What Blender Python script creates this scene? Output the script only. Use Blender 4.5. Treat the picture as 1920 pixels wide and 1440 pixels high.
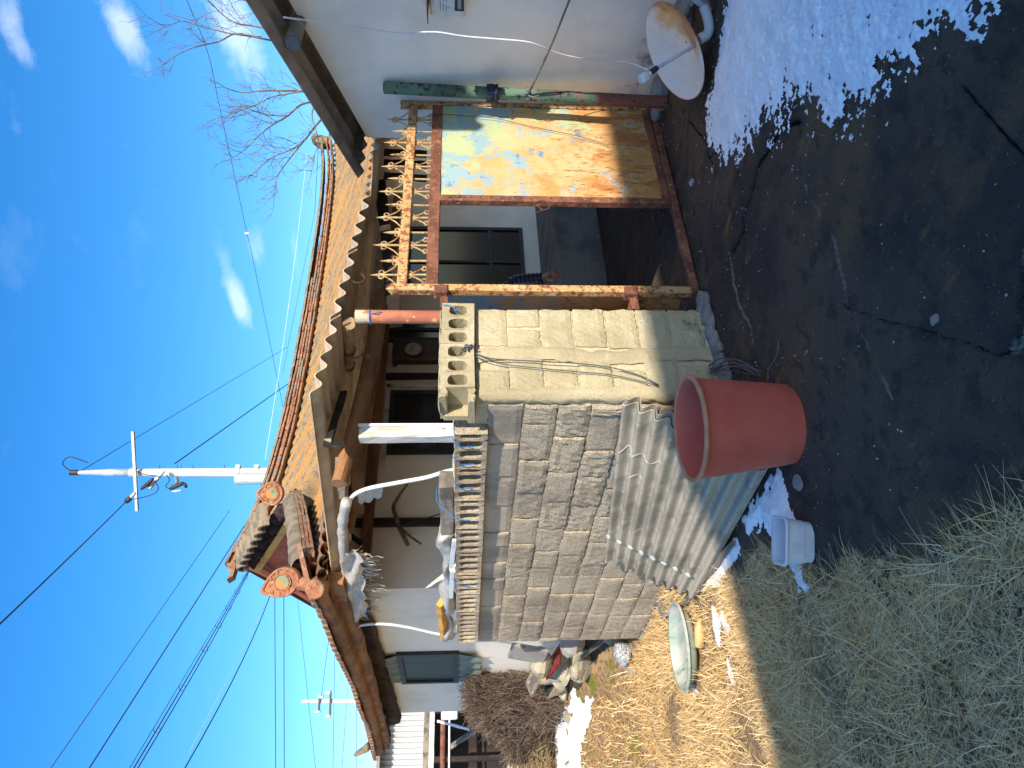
import bpy, math, random
import numpy as np
from mathutils import Vector, Matrix
for _o in list(bpy.data.objects): bpy.data.objects.remove(_o)
SC = bpy.context.scene
COL = SC.collection
rnd = random.Random(7)
# ------------------------------------------------------------------ camera
CAM_H, CAM_AZ, CAM_PITCH, FPX = 1.53, math.radians(37.2), math.radians(3.77), 1445.0
_fh = Vector((math.sin(CAM_AZ), math.cos(CAM_AZ), 0))
RIGHT = Vector((math.cos(CAM_AZ), -math.sin(CAM_AZ), 0))
FWD = _fh*math.cos(CAM_PITCH) - Vector((0, 0, 1))*math.sin(CAM_PITCH)
UPV = _fh*math.sin(CAM_PITCH) + Vector((0, 0, 1))*math.cos(CAM_PITCH)
EYE = Vector((0, 0, CAM_H))
cd = bpy.data.cameras.new('camera'); cam = bpy.data.objects.new('camera', cd); COL.objects.link(cam)
# the phone was held upright and the file was never turned: world up lies to the left of the picture
mx = Matrix((-UPV, RIGHT, -FWD)).transposed().to_4x4(); mx.translation = EYE
cam.matrix_world = mx
cd.sensor_width = 36.0; cd.lens = 36.0*FPX/1920.0; cd.clip_start = 0.05; cd.clip_end = 2000
SC.camera = cam
SC.render.resolution_x, SC.render.resolution_y = 1024, 768
def sight(a, b): return FWD + RIGHT*((720-b)/FPX) - UPV*((a-960)/FPX)
def on_z(a, b, z=0.0): d = sight(a, b); return EYE + d*((z-CAM_H)/d.z)
def on_x(a, b, x): d = sight(a, b); return EYE + d*(x/d.x)
def on_y(a, b, y): d = sight(a, b); return EYE + d*(y/d.y)
def far(a, b, dist): return EYE + sight(a, b)*dist
# ------------------------------------------------------------------ sky and sun
SUN = Vector((-0.25, -1.0, 0.55)).normalized()
SUN_EL = math.asin(SUN.z); SUN_ROT = math.atan2(SUN.x, SUN.y)
W = bpy.data.worlds.new('World'); SC.world = W; W.use_nodes = True
nt = W.node_tree; nt.nodes.clear()
def N(t, kind, **kw):
    n = t.nodes.new(kind)
    for k, v in kw.items(): setattr(n, k, v)
    return n
wo = N(nt, 'ShaderNodeOutputWorld'); bg = N(nt, 'ShaderNodeBackground')
sky = N(nt, 'ShaderNodeTexSky', sky_type='NISHITA', sun_disc=False, sun_elevation=SUN_EL, sun_rotation=SUN_ROT,
        air_density=1.0, dust_density=0.8, ozone_density=4.0, altitude=100)
hs = N(nt, 'ShaderNodeHueSaturation'); hs.inputs['Saturation'].default_value = 1.31; hs.inputs['Hue'].default_value = 0.5015
nt.links.new(sky.outputs[0], hs.inputs['Color'])
tc = N(nt, 'ShaderNodeTexCoord')
nz = N(nt, 'ShaderNodeTexNoise'); nz.inputs['Scale'].default_value = 7; nz.inputs['Detail'].default_value = 7; nz.inputs['Roughness'].default_value = .6
mpn = N(nt, 'ShaderNodeMapping'); mpn.inputs['Scale'].default_value = (1, 1, 2.0)
nt.links.new(tc.outputs['Generated'], mpn.inputs[0]); nt.links.new(mpn.outputs[0], nz.inputs['Vector'])
def wm(op, a, b=None, c=None, clamp=False):
    n = N(nt, 'ShaderNodeMath', operation=op, use_clamp=clamp)
    for i, v in enumerate((a, b, c)):
        if v is None: continue
        if isinstance(v, (int, float)): n.inputs[i].default_value = v
        else: nt.links.new(v, n.inputs[i])
    return n.outputs[0]
acc = None
# wisps of cloud: direction, half widths (upright radians: across, up), turn, density
for (a, b, wu, wv, turn, den) in ((30, 78, .022, .009, .5, .75), (24, 18, .015, .009, 0, .7), (238, 72, .030, .012, .45, .8), (228, 28, .024, .010, .2, .7),
                                  (440, 540, .034, .009, .3, .95), (448, 575, .016, .007, .3, .7), (478, 455, .024, .009, .1, .6),
                                  (555, 480, .03, .006, .05, .45), (462, 70, .045, .015, .25, .85), (415, 25, .042, .015, .2, .8),
                                  (30, 230, .02, .007, .1, .3), (275, 330, .04, .009, .4, .25), (440, 635, .010, .005, 0, .4), (130, 620, .03, .006, .4, .12)):
    d = sight(a, b).normalized(); rr = d.cross(Vector((0, 0, 1))).normalized(); uu = rr.cross(d)
    ax = rr*math.cos(turn)+uu*math.sin(turn); ay = uu*math.cos(turn)-rr*math.sin(turn)
    sq = []
    for v, w in ((ax, wu), (ay, wv), (d, 1.0)):
        dp = N(nt, 'ShaderNodeVectorMath', operation='DOT_PRODUCT'); nt.links.new(tc.outputs['Generated'], dp.inputs[0]); dp.inputs[1].default_value = v/w
        sq.append(dp.outputs['Value'])
    r2 = wm('ADD', wm('MULTIPLY', sq[0], sq[0]), wm('MULTIPLY', sq[1], sq[1]))
    m = wm('MULTIPLY', wm('MULTIPLY', wm('POWER', 2.718, wm('MULTIPLY', r2, -.55)), den), wm('GREATER_THAN', sq[2], 0.0))
    acc = m if acc is None else wm('ADD', acc, m)
n3 = N(nt, 'ShaderNodeTexNoise'); n3.inputs['Scale'].default_value = 26; n3.inputs['Detail'].default_value = 8; n3.inputs['Roughness'].default_value = .62; n3.inputs['Distortion'].default_value = .5
nt.links.new(mpn.outputs[0], n3.inputs['Vector'])
wisp = wm('MULTIPLY', wm('SUBTRACT', wm('ADD', acc, wm('MULTIPLY', n3.outputs['Fac'], 1.5)), 1.05), 1.1, clamp=True)
wisp = wm('MULTIPLY', wisp, wm('MULTIPLY', acc, 2.2, clamp=True), clamp=True)
thin = wm('MULTIPLY', wm('SUBTRACT', nz.outputs['Fac'], .62), .35, clamp=True)
cl = wm('ADD', wm('MULTIPLY', wisp, .42), thin, clamp=True)
mixw = N(nt, 'ShaderNodeMix', data_type='RGBA'); nt.links.new(cl, mixw.inputs['Factor'])
nt.links.new(hs.outputs[0], mixw.inputs['A']); mixw.inputs['B'].default_value = (5.6, 6.0, 6.4, 1)
nt.links.new(mixw.outputs['Result'], bg.inputs['Color']); bg.inputs['Strength'].default_value = 0.114
nt.links.new(bg.outputs[0], wo.inputs[0])
sl = bpy.data.lights.new('sun', 'SUN'); sl.energy = 2.8; sl.angle = math.radians(.53); sl.color = (1, .91, .78)
so = bpy.data.objects.new('sun', sl); COL.objects.link(so); so.rotation_euler = (-SUN).to_track_quat('-Z', 'Y').to_euler(); so.location = (-4, -12, 14)
vs = SC.view_settings; vs.view_transform = 'Standard'; vs.look = 'None'; vs.gamma = 1.0; vs.use_curve_mapping = False; vs.exposure = 1.2
# ------------------------------------------------------------------ helpers
def S(r, g, b, k=1.0):
    f = lambda c: ((c/255+.055)/1.055)**2.4 if c > 10 else c/255/12.92
    return (f(r)*k, f(g)*k, f(b)*k, 1)
def mat(name, col, layers=(), rough=.85, metal=0.0, bump=None, coords='pos', spec=.5, trans=0.0, attr=None, sheen=0):
    """base colour, then layers (colour, noise scale, lo, hi, options) mixed over it by noise; bump = (strength, scale, detail)"""
    m = bpy.data.materials.new(name); m.use_nodes = True; t = m.node_tree; bs = t.nodes['Principled BSDF']
    bs.inputs['Roughness'].default_value = rough; bs.inputs['Metallic'].default_value = metal; bs.inputs['Specular IOR Level'].default_value = spec
    if trans: bs.inputs['Transmission Weight'].default_value = trans
    if coords == 'pos': src = N(t, 'ShaderNodeNewGeometry').outputs['Position']
    else: src = N(t, 'ShaderNodeTexCoord').outputs['Object']
    sep = None
    cur = N(t, 'ShaderNodeRGB'); cur.outputs[0].default_value = col; cur = cur.outputs[0]
    if attr:
        at = N(t, 'ShaderNodeAttribute', attribute_name=attr[0]); rp = N(t, 'ShaderNodeValToRGB'); t.links.new(at.outputs['Fac'], rp.inputs[0])
        cr = rp.color_ramp
        cr.elements[0].color = attr[1][0]; cr.elements[1].color = attr[1][-1]
        for i, c in enumerate(attr[1][1:-1]): e = cr.elements.new((i+1)/(len(attr[1])-1)); e.color = c
        cur = rp.outputs[0]
    for L in layers:
        c, sc, lo, hi = L[:4]; op = L[4] if len(L) > 4 else {}
        nz = N(t, 'ShaderNodeTexNoise'); nz.inputs['Scale'].default_value = sc; nz.inputs['Detail'].default_value = op.get('detail', 6)
        nz.inputs['Roughness'].default_value = op.get('nr', .6); nz.inputs['Distortion'].default_value = op.get('dist', 0)
        mp = N(t, 'ShaderNodeMapping'); mp.inputs['Scale'].default_value = op.get('st', (1, 1, 1)); mp.inputs['Location'].default_value = op.get('off', (sc*1.7, 3.1*sc, sc*.3))
        if 'rot' in op: mp.inputs['Rotation'].default_value = op['rot']
        t.links.new(src, mp.inputs[0]); t.links.new(mp.outputs[0], nz.inputs['Vector'])
        v = nz.outputs['Fac']
        for (axis, cen, k) in op.get('grad', ()):
            if sep is None: sep = N(t, 'ShaderNodeSeparateXYZ'); t.links.new(src, sep.inputs[0])
            g = N(t, 'ShaderNodeMath', operation='SUBTRACT'); t.links.new(sep.outputs[axis], g.inputs[0]); g.inputs[1].default_value = cen
            g2 = N(t, 'ShaderNodeMath', operation='MULTIPLY', use_clamp=False); t.links.new(g.outputs[0], g2.inputs[0]); g2.inputs[1].default_value = k
            g3 = N(t, 'ShaderNodeClamp'); t.links.new(g2.outputs[0], g3.inputs[0]); g3.inputs['Min'].default_value = -op.get('gmax', .5); g3.inputs['Max'].default_value = op.get('gmax', .5)
            g4 = N(t, 'ShaderNodeMath', operation='ADD'); t.links.new(v, g4.inputs[0]); t.links.new(g3.outputs[0], g4.inputs[1]); v = g4.outputs[0]
        if 'attr' in op:
            at = N(t, 'ShaderNodeAttribute', attribute_name=op['attr']); k2 = N(t, 'ShaderNodeMath', operation='MULTIPLY_ADD')
            t.links.new(at.outputs['Fac'], k2.inputs[0]); k2.inputs[1].default_value = op.get('ak', 1.0); t.links.new(v, k2.inputs[2]); v = k2.outputs[0]
        mr = N(t, 'ShaderNodeMapRange', interpolation_type='SMOOTHSTEP'); mr.inputs['From Min'].default_value = lo; mr.inputs['From Max'].default_value = hi
        mr.inputs['To Max'].default_value = op.get('amt', 1.0); t.links.new(v, mr.inputs['Value'])
        mi = N(t, 'ShaderNodeMix', data_type='RGBA'); t.links.new(mr.outputs[0], mi.inputs['Factor']); t.links.new(cur, mi.inputs['A']); mi.inputs['B'].default_value = c
        cur = mi.outputs['Result']
    t.links.new(cur, bs.inputs['Base Color'])
    if bump:
        prev = None
        for (st, sc, de) in (bump if isinstance(bump[0], tuple) else (bump,)):
            bn = N(t, 'ShaderNodeTexNoise'); bn.inputs['Scale'].default_value = sc; bn.inputs['Detail'].default_value = de; bn.inputs['Roughness'].default_value = .62
            t.links.new(src, bn.inputs['Vector'])
            b = N(t, 'ShaderNodeBump'); b.inputs['Strength'].default_value = st; b.inputs['Distance'].default_value = .02
            t.links.new(bn.outputs['Fac'], b.inputs['Height'])
            if prev: t.links.new(prev.outputs[0], b.inputs['Normal'])
            prev = b
        t.links.new(prev.outputs[0], bs.inputs['Normal'])
    return m
class MB:
    def __init__(s): s.v = []; s.f = []
    def add(s, vs, fs):
        o = len(s.v); s.v += [tuple(p) for p in vs]; s.f += [tuple(i+o for i in f) for f in fs]; return s
    def box(s, c, size, rot=None, ch=0.0):
        hx, hy, hz = size[0]/2, size[1]/2, size[2]/2; R = rot or Matrix.Identity(3)
        if isinstance(R, (int, float)): R = Matrix.Rotation(R, 3, 'Z')
        c = Vector(c)
        if ch <= 0:
            vs = [c+R@Vector((x*hx, y*hy, z*hz)) for x in (-1, 1) for y in (-1, 1) for z in (-1, 1)]
            return s.add(vs, [(0, 1, 3, 2), (4, 6, 7, 5), (0, 4, 5, 1), (2, 3, 7, 6), (0, 2, 6, 4), (1, 5, 7, 3)])
        idx = {}; vs = []
        for x in (-1, 1):
            for y in (-1, 1):
                for z in (-1, 1):
                    for a in range(3):
                        p = [x*(hx-ch), y*(hy-ch), z*(hz-ch)]; p[a] = (x*hx, y*hy, z*hz)[a]
                        idx[x, y, z, a] = len(vs); vs.append(c+R@Vector(p))
        fs = []
        for a in range(3):
            b, d = (a+1) % 3, (a+2) % 3
            for sg in (-1, 1):
                q = []
                for (u, w) in ((-1, -1), (1, -1), (1, 1), (-1, 1)):
                    k = [0, 0, 0]; k[a] = sg; k[b] = u; k[d] = w; q.append(idx[k[0], k[1], k[2], a])
                fs.append(tuple(q if sg > 0 else q[::-1]))
            for u in (-1, 1):
                for w in (-1, 1):
                    k0 = [0, 0, 0]; k1 = [0, 0, 0]; k0[a] = -1; k1[a] = 1
                    for k in (k0, k1): k[b] = u; k[d] = w
                    fs.append((idx[(*k0, b)], idx[(*k1, b)], idx[(*k1, d)], idx[(*k0, d)]))
        for x in (-1, 1):
            for y in (-1, 1):
                for z in (-1, 1): fs.append((idx[x, y, z, 0], idx[x, y, z, 1], idx[x, y, z, 2]))
        return s.add(vs, fs)
    def tube(s, pts, r, n=8, cap=True, squash=None):
        pts = [Vector(p) for p in pts]; m = len(pts); rs = r if isinstance(r, (list, tuple)) else [r]*m
        t0 = (pts[1]-pts[0]).normalized(); up = Vector((0, 0, 1)) if abs(t0.z) < .9 else Vector((1, 0, 0))
        a = t0.cross(up).normalized(); vs = []
        for i, p in enumerate(pts):
            t = (pts[min(i+1, m-1)]-pts[max(i-1, 0)])
            t = t.normalized() if t.length > 1e-9 else t0
            a = (a-t*a.dot(t)); a = a.normalized() if a.length > 1e-6 else t.orthogonal().normalized()
            b = t.cross(a)
            for k in range(n):
                th = 2*math.pi*k/n; vs.append(p+(a*math.cos(th)+b*math.sin(th)*(squash or 1))*rs[i])
        fs = [(i*n+k, i*n+(k+1) % n, (i+1)*n+(k+1) % n, (i+1)*n+k) for i in range(m-1) for k in range(n)]
        if cap: fs += [tuple(range(n-1, -1, -1)), tuple((m-1)*n+k for k in range(n))]
        return s.add(vs, fs)
    def grid(s, P, wrap=False):
        nu, nv = len(P), len(P[0]); vs = [p for row in P for p in row]
        fs = [(i*nv+j, (i+1)*nv+j, (i+1)*nv+(j+1) % nv, i*nv+(j+1) % nv) for i in range(nu-1) for j in range(nv if wrap else nv-1)]
        return s.add(vs, fs)
    def prism(s, poly, vec):
        poly = [Vector(p) for p in poly]; vec = Vector(vec); n = len(poly)
        return s.add(poly+[p+vec for p in poly], [tuple(range(n-1, -1, -1)), tuple(range(n, 2*n))]+[(i, (i+1) % n, n+(i+1) % n, n+i) for i in range(n)])
    def lathe(s, prof, c, n=24, R=None, sx=1, sy=1):
        c = Vector(c); R = R or Matrix.Identity(3)
        return s.grid([[c+R@Vector((r*sx*math.cos(2*math.pi*k/n), r*sy*math.sin(2*math.pi*k/n), z)) for k in range(n)] for r, z in prof], wrap=True)
    def sheet(s, A, B, C_, D, waves, amp, thick, nu_per=8, nv=6, nrm=None, phase=0, sag=0.0, seed=0):
        """corrugated sheet: A-B across the waves, A-D along them"""
        A, B, C_, D = map(Vector, (A, B, C_, D)); nrm = (nrm or (B-A).cross(D-A)).normalized(); nu = max(2, int(waves*nu_per))
        top, bot = [], []
        for i in range(nu+1):
            u = i/nu; w = amp*math.sin(2*math.pi*(waves*u)+phase); r1, r2 = [], []
            for j in range(nv+1):
                v = j/nv; p = (A*(1-u)+B*u)*(1-v)+(D*(1-u)+C_*u)*v - nrm*sag*math.sin(math.pi*v)
                r1.append(p+nrm*(w+thick/2)); r2.append(p+nrm*(w-thick/2))
            top.append(r1); bot.append(r2)
        s.grid(top); s.grid([r[::-1] for r in bot])
        s.grid([[r1[0] for r1 in top], [r2[0] for r2 in bot]]); s.grid([[r2[-1] for r2 in bot], [r1[-1] for r1 in top]])
        s.grid([top[0], bot[0]][::-1]); s.grid([top[-1], bot[-1]])
        return s
    def timber(s, p0, p1, w, h, seed=0, n=7, jit=.006, up=None, bend=0):
        p0, p1 = Vector(p0), Vector(p1); q = random.Random(seed); t = (p1-p0).normalized(); up = Vector(up) if up else (Vector((0, 0, 1)) if abs(t.z) < .9 else Vector((0, 1, 0)))
        a = t.cross(up).normalized(); b = a.cross(t); rows = []
        for i in range(n):
            c = p0.lerp(p1, i/(n-1)) + b*bend*math.sin(math.pi*i/(n-1)); row = []
            for (x, y) in ((-1, -.85), (-.85, -1), (.85, -1), (1, -.85), (1, .85), (.85, 1), (-.85, 1), (-1, .85)):
                row.append(c+a*(x*w/2+q.uniform(-jit, jit))+b*(y*h/2+q.uniform(-jit, jit)))
            rows.append(row)
        o = len(s.v); s.grid(rows, wrap=True); s.f += [tuple(o+k for k in range(8)), tuple(o+(n-1)*8+k for k in range(7, -1, -1))]
        return s
    def log(s, p0, p1, r0, r1, seed=0, n=9, m=12, jit=.12, bend=0):
        q = random.Random(seed); p0, p1 = Vector(p0), Vector(p1); t = (p1-p0).normalized(); a = t.orthogonal().normalized(); b = t.cross(a)
        ph = [q.uniform(0, 6.28) for _ in range(4)]; rows = []
        for i in range(n):
            f = i/(n-1); c = p0.lerp(p1, f)+Vector((0, 0, 1))*bend*math.sin(math.pi*f); r = r0+(r1-r0)*f
            rows.append([c+(a*math.cos(k)+b*math.sin(k))*r*(1+jit*(.5*math.sin(2*k+ph[0])+.35*math.sin(3*k+ph[1]+f*3)+.25*math.sin(5*k+ph[2]))+q.uniform(-.02, .02)) for k in [2*math.pi*x/m for x in range(m)]])
        o = len(s.v); s.grid(rows, wrap=True); s.f += [tuple(o+k for k in range(m-1, -1, -1)), tuple(o+(n-1)*m+k for k in range(m))]
        return s
    def rock(s, c, size, seed=0, n=9, k=7, jit=.22, R=None):
        q = random.Random(seed); c = Vector(c); R = R or Matrix.Rotation(q.uniform(0, 6.28), 3, 'Z'); rows = []
        dirs = [(Vector((q.gauss(0, 1), q.gauss(0, 1), q.gauss(0, 1))).normalized(), q.uniform(.62, .95)) for _ in range(11)]
        for i in range(k+1):
            th = math.pi*i/k; row = []
            for j in range(n):
                ph = 2*math.pi*j/n; d = Vector((math.sin(th)*math.cos(ph), math.sin(th)*math.sin(ph), math.cos(th))); l = 1.0
                for dd, off in dirs:
                    x = d.dot(dd)
                    if x > .01: l = min(l, off/x)
                l *= 1+q.uniform(-jit, jit)*.12
                row.append(c+R@Vector((d.x*l*size[0]/2, d.y*l*size[1]/2, d.z*l*size[2]/2)))
            rows.append(row)
        return s.grid(rows, wrap=True)
WL = {}
def wloc(o): return WL.get(o.name, Vector((0, 0, 0)))
def props(o, label=None, cat=None, group=None, kind=None):
    if label: o['label'] = label
    if cat: o['category'] = cat
    if group: o['group'] = group
    if kind: o['kind'] = kind
    return o
def setparent(o, parent, world):
    WL[o.name] = Vector(world)
    if parent: o.parent = parent; o.location = Vector(world)-wloc(parent)
    else: o.location = world
def empty(name, loc, label, cat, group=None):
    o = bpy.data.objects.new(name, None); COL.objects.link(o); o.empty_display_size = .1; setparent(o, None, Vector(loc)); return props(o, label, cat, group)
def build(name, mb, material, parent=None, label=None, cat=None, group=None, kind=None, smooth=False, base=None):
    if base is None:
        xs, ys, zs = zip(*mb.v); base = Vector(((min(xs)+max(xs))/2, (min(ys)+max(ys))/2, min(zs)))
    base = Vector(base); bx, by, bz = base
    me = bpy.data.meshes.new(name); me.from_pydata([(x-bx, y-by, z-bz) for x, y, z in mb.v], [], mb.f); me.update()
    if material: me.materials.append(material)
    if smooth: me.polygons.foreach_set('use_smooth', [True]*len(me.polygons))
    o = bpy.data.objects.new(name, me); COL.objects.link(o); setparent(o, parent, base)
    return props(o, label, cat, group, kind)
def inst(name, me, parent, loc, R=None, scale=None, label=None, cat=None, group=None):
    o = bpy.data.objects.new(name, me); COL.objects.link(o); setparent(o, parent, loc)
    if R: o.rotation_euler = R.to_euler() if isinstance(R, Matrix) else R
    if scale: o.scale = scale
    return props(o, label, cat, group)
def fast(name, V, F, material, parent=None, attrs=None, smooth=False, **kw):
    V = np.asarray(V, np.float32); F = np.asarray(F, np.int32); me = bpy.data.meshes.new(name)
    me.vertices.add(len(V)); me.vertices.foreach_set('co', V.ravel()); k = F.shape[1]
    me.loops.add(F.size); me.loops.foreach_set('vertex_index', F.ravel()); me.polygons.add(len(F))
    me.polygons.foreach_set('loop_start', np.arange(0, F.size, k, dtype=np.int32)); me.polygons.foreach_set('loop_total', np.full(len(F), k, np.int32))
    if smooth: me.polygons.foreach_set('use_smooth', np.ones(len(F), bool))
    me.update(calc_edges=True)
    for a, d in (attrs or {}).items():
        at = me.attributes.new(a, 'FLOAT', 'POINT'); at.data.foreach_set('value', np.asarray(d, np.float32))
    me.materials.append(material); o = bpy.data.objects.new(name, me); COL.objects.link(o); setparent(o, parent, Vector((0, 0, 0)))
    return props(o, **kw)
def vn(x, y, seed=0):
    xi = np.floor(x); yi = np.floor(y); fx = x-xi; fy = y-yi; fx = fx*fx*(3-2*fx); fy = fy*fy*(3-2*fy)
    def h(a, b):
        t = np.sin(a*127.1+b*311.7+seed*74.7)*43758.5453; return t-np.floor(t)
    return (h(xi, yi)*(1-fx)+h(xi+1, yi)*fx)*(1-fy)+(h(xi, yi+1)*(1-fx)+h(xi+1, yi+1)*fx)*fy
def fbm(x, y, o=4, seed=0):
    s = 0; a = .5; t = 0
    for i in range(o): s = s+a*vn(x, y, seed+i); t += a; x = x*2.03+11.3; y = y*2.03+5.7; a *= .5
    return s/t
def catmull(pts, k=6):
    pts = [Vector(p) for p in pts]; out = []; P = [pts[0]*2-pts[1]]+pts+[pts[-1]*2-pts[-2]]
    for i in range(1, len(P)-2):
        for j in range(k):
            t = j/k; a, b, c, d = P[i-1:i+3]
            out.append(.5*((2*b)+(c-a)*t+(2*a-5*b+4*c-d)*t*t+(3*b-a-3*c+d)*t**3))
    return out+[pts[-1]]
# ------------------------------------------------------------------ materials
M = {}
M['ground'] = mat('ground_mix', S(94, 80, 68), [
    (S(70, 61, 56), 1.1, .42, .62), (S(112, 88, 64), 2.3, .48, .68, dict(st=(1, .55, 1))), (S(142, 110, 70), 5, .6, .74, dict(st=(2.2, .7, 1), amt=.7)),
    (S(56, 51, 49), 9, .5, .66, dict(amt=.7)), (S(140, 130, 116), 95, .675, .73, dict(detail=2)), (S(78, 84, 40), 3.2, .66, .76, dict(amt=.7)), (S(46, 41, 39), 60, .58, .68, dict(amt=.6)),
    (S(132, 124, 110), 6, .75, 1.0, dict(attr='pale', ak=.6)), (S(24, 21, 20), 20, .75, 1.0, dict(attr='crack', ak=.8)),
    (S(184, 152, 108), 7, .7, .95, dict(attr='soil', ak=.62)), (S(138, 110, 76), 22, 1.06, 1.2, dict(attr='soil', ak=.62)),
    (S(122, 124, 40), 2.2, 1.2, 1.36, dict(attr='moss', ak=.75))],
    rough=.93, spec=.2, bump=((.8, 26, 8), (.7, 110, 4)))
M['block'] = mat('concrete_block', S(210, 194, 166), [(S(186, 168, 142), 1.6, .4, .65), (S(218, 202, 172), 3.5, .5, .7), (S(150, 136, 118), 5, .6, .78, dict(amt=.5)), (S(160, 146, 130), 1.1, .5, .6, dict(amt=.6)),
    (S(80, 70, 60), 2.5, .62, .82, dict(grad=((2, .0, -.4),), gmax=.25)), (S(150, 134, 110), 130, .5, .64, dict(detail=2, amt=.8)), (S(92, 80, 68), 90, .61, .69, dict(detail=2))],
    rough=.95, spec=.2, bump=((.65, 48, 7), (.6, 190, 3)))
M['pier'] = mat('pier_block', S(196, 182, 146), [(S(176, 162, 128), 2.2, .42, .62), (S(206, 196, 168), 5, .55, .7), (S(140, 134, 120), 8, .66, .8, dict(amt=.6)),
    (S(150, 140, 112), 140, .5, .68, dict(detail=2, amt=.6)), (S(62, 60, 58), 3.5, .6, .72, dict(grad=((2, .12, -.8), (0, 3.1, .35)), gmax=.22)), (S(40, 42, 40), 30, .66, .76, dict(grad=((2, .15, -.9),), gmax=.25))],
    rough=.95, spec=.2, bump=((.45, 45, 6), (.35, 220, 2)))
M['mortar'] = mat('mortar', S(210, 192, 156), [(S(150, 136, 114), 5, .5, .7), (S(96, 88, 78), 14, .64, .77)], rough=.96, bump=((.9, 24, 8), (.4, 120, 3)))
M['smooth_mortar'] = mat('smooth_mortar', S(186, 170, 146), [(S(150, 138, 122), 2, .42, .62, dict(st=(1, 1, .4))), (S(200, 184, 154), 6, .6, .74), (S(110, 102, 92), 14, .66, .76)], rough=.95, bump=((.3, 60, 6), (.2, 14, 4)))
M['snow'] = mat('snow', S(250, 250, 250), [(S(232, 236, 240), 8, .5, .7)], rough=.75, spec=.3, bump=((.35, 14, 6), (.25, 120, 3)))
M['plaster'] = mat('white_plaster', S(244, 238, 226), [(S(228, 222, 210), 1.3, .45, .65), (S(204, 192, 168), 2.4, .56, .8, dict(grad=((2, 2.6, .5),), gmax=.18)),
    (S(142, 140, 136), 5, .56, .78, dict(grad=((2, .2, -.9),), gmax=.3)), (S(98, 100, 102), 16, .62, .74, dict(grad=((2, .15, -.8),), gmax=.18)), (S(180, 174, 160), 40, .7, .76, dict(amt=.5))],
    rough=.9, bump=((.12, 6, 4), (.12, 60, 4)))
M['house_wall'] = mat('house_plaster', S(244, 232, 214), [(S(230, 216, 196), 1.2, .45, .65), (S(196, 174, 142), 2.2, .57, .82, dict(grad=((2, 2.5, .4),), gmax=.14)), (S(176, 168, 156), 3, .6, .85, dict(grad=((2, .2, -.6),), gmax=.3))], rough=.92, bump=(.12, 30, 5))
M['side_wall'] = mat('side_plaster', S(250, 240, 222), [(S(236, 226, 208), 1.2, .45, .65), (S(212, 190, 152), 2, .57, .87, dict(grad=((2, 2.5, .5),), gmax=.2)), (S(130, 126, 120), 4, .55, .8, dict(grad=((2, .35, -.8),), gmax=.3))], rough=.92, bump=(.12, 30, 5))
M['grey_conc'] = mat('grey_concrete', S(150, 144, 136), [(S(116, 112, 108), 2.5, .42, .65), (S(172, 166, 154), 9, .6, .74), (S(74, 70, 68), 18, .62, .75)], rough=.95, bump=(.5, 40, 7))
M['dark_wood'] = mat('dark_wood', S(58, 42, 32), [(S(36, 27, 22), 6, .4, .6, dict(st=(1, 1, .15))), (S(92, 66, 44), 14, .58, .75)], rough=.8, bump=(.4, 30, 6))
M['brown_wood'] = mat('brown_wood', S(158, 112, 72), [(S(118, 82, 54), 4, .42, .62, dict(st=(.3, 1, 1))), (S(176, 132, 88), 9, .58, .72), (S(78, 58, 44), 24, .64, .74)], rough=.8, bump=(.45, 30, 6))
M['grey_wood'] = mat('weathered_wood', S(150, 140, 124), [(S(104, 96, 84), 8, .42, .62, dict(st=(1, .2, 1))), (S(176, 168, 152), 16, .58, .7, dict(st=(1, .2, 1))), (S(60, 54, 46), 30, .66, .74, dict(st=(1, .15, 1)))], rough=.9, bump=(.6, 36, 6))
M['pale_log'] = mat('pale_log', S(176, 146, 110), [(S(140, 112, 82), 7, .42, .62), (S(196, 172, 138), 12, .56, .7), (S(84, 64, 46), 20, .66, .75)], rough=.85, bump=(.6, 30, 6))
M['rust'] = mat('rusted_steel', S(142, 92, 70), [(S(108, 70, 56), 9, .42, .6), (S(172, 120, 86), 22, .56, .68), (S(190, 158, 116), 40, .62, .69), (S(80, 56, 48), 60, .6, .67)], rough=.85, spec=.25, bump=(.4, 90, 5))
M['rust_yellow'] = mat('rusty_yellow_paint', S(196, 158, 104), [(S(214, 184, 134), 12, .5, .66), (S(150, 92, 62), 22, .5, .6), (S(104, 62, 48), 60, .56, .64)], rough=.8, spec=.25, bump=(.35, 80, 5))
M['iron'] = mat('iron_scroll', S(186, 154, 106), [(S(202, 178, 128), 20, .5, .64), (S(140, 88, 60), 34, .52, .64)], rough=.8, spec=.3)
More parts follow.
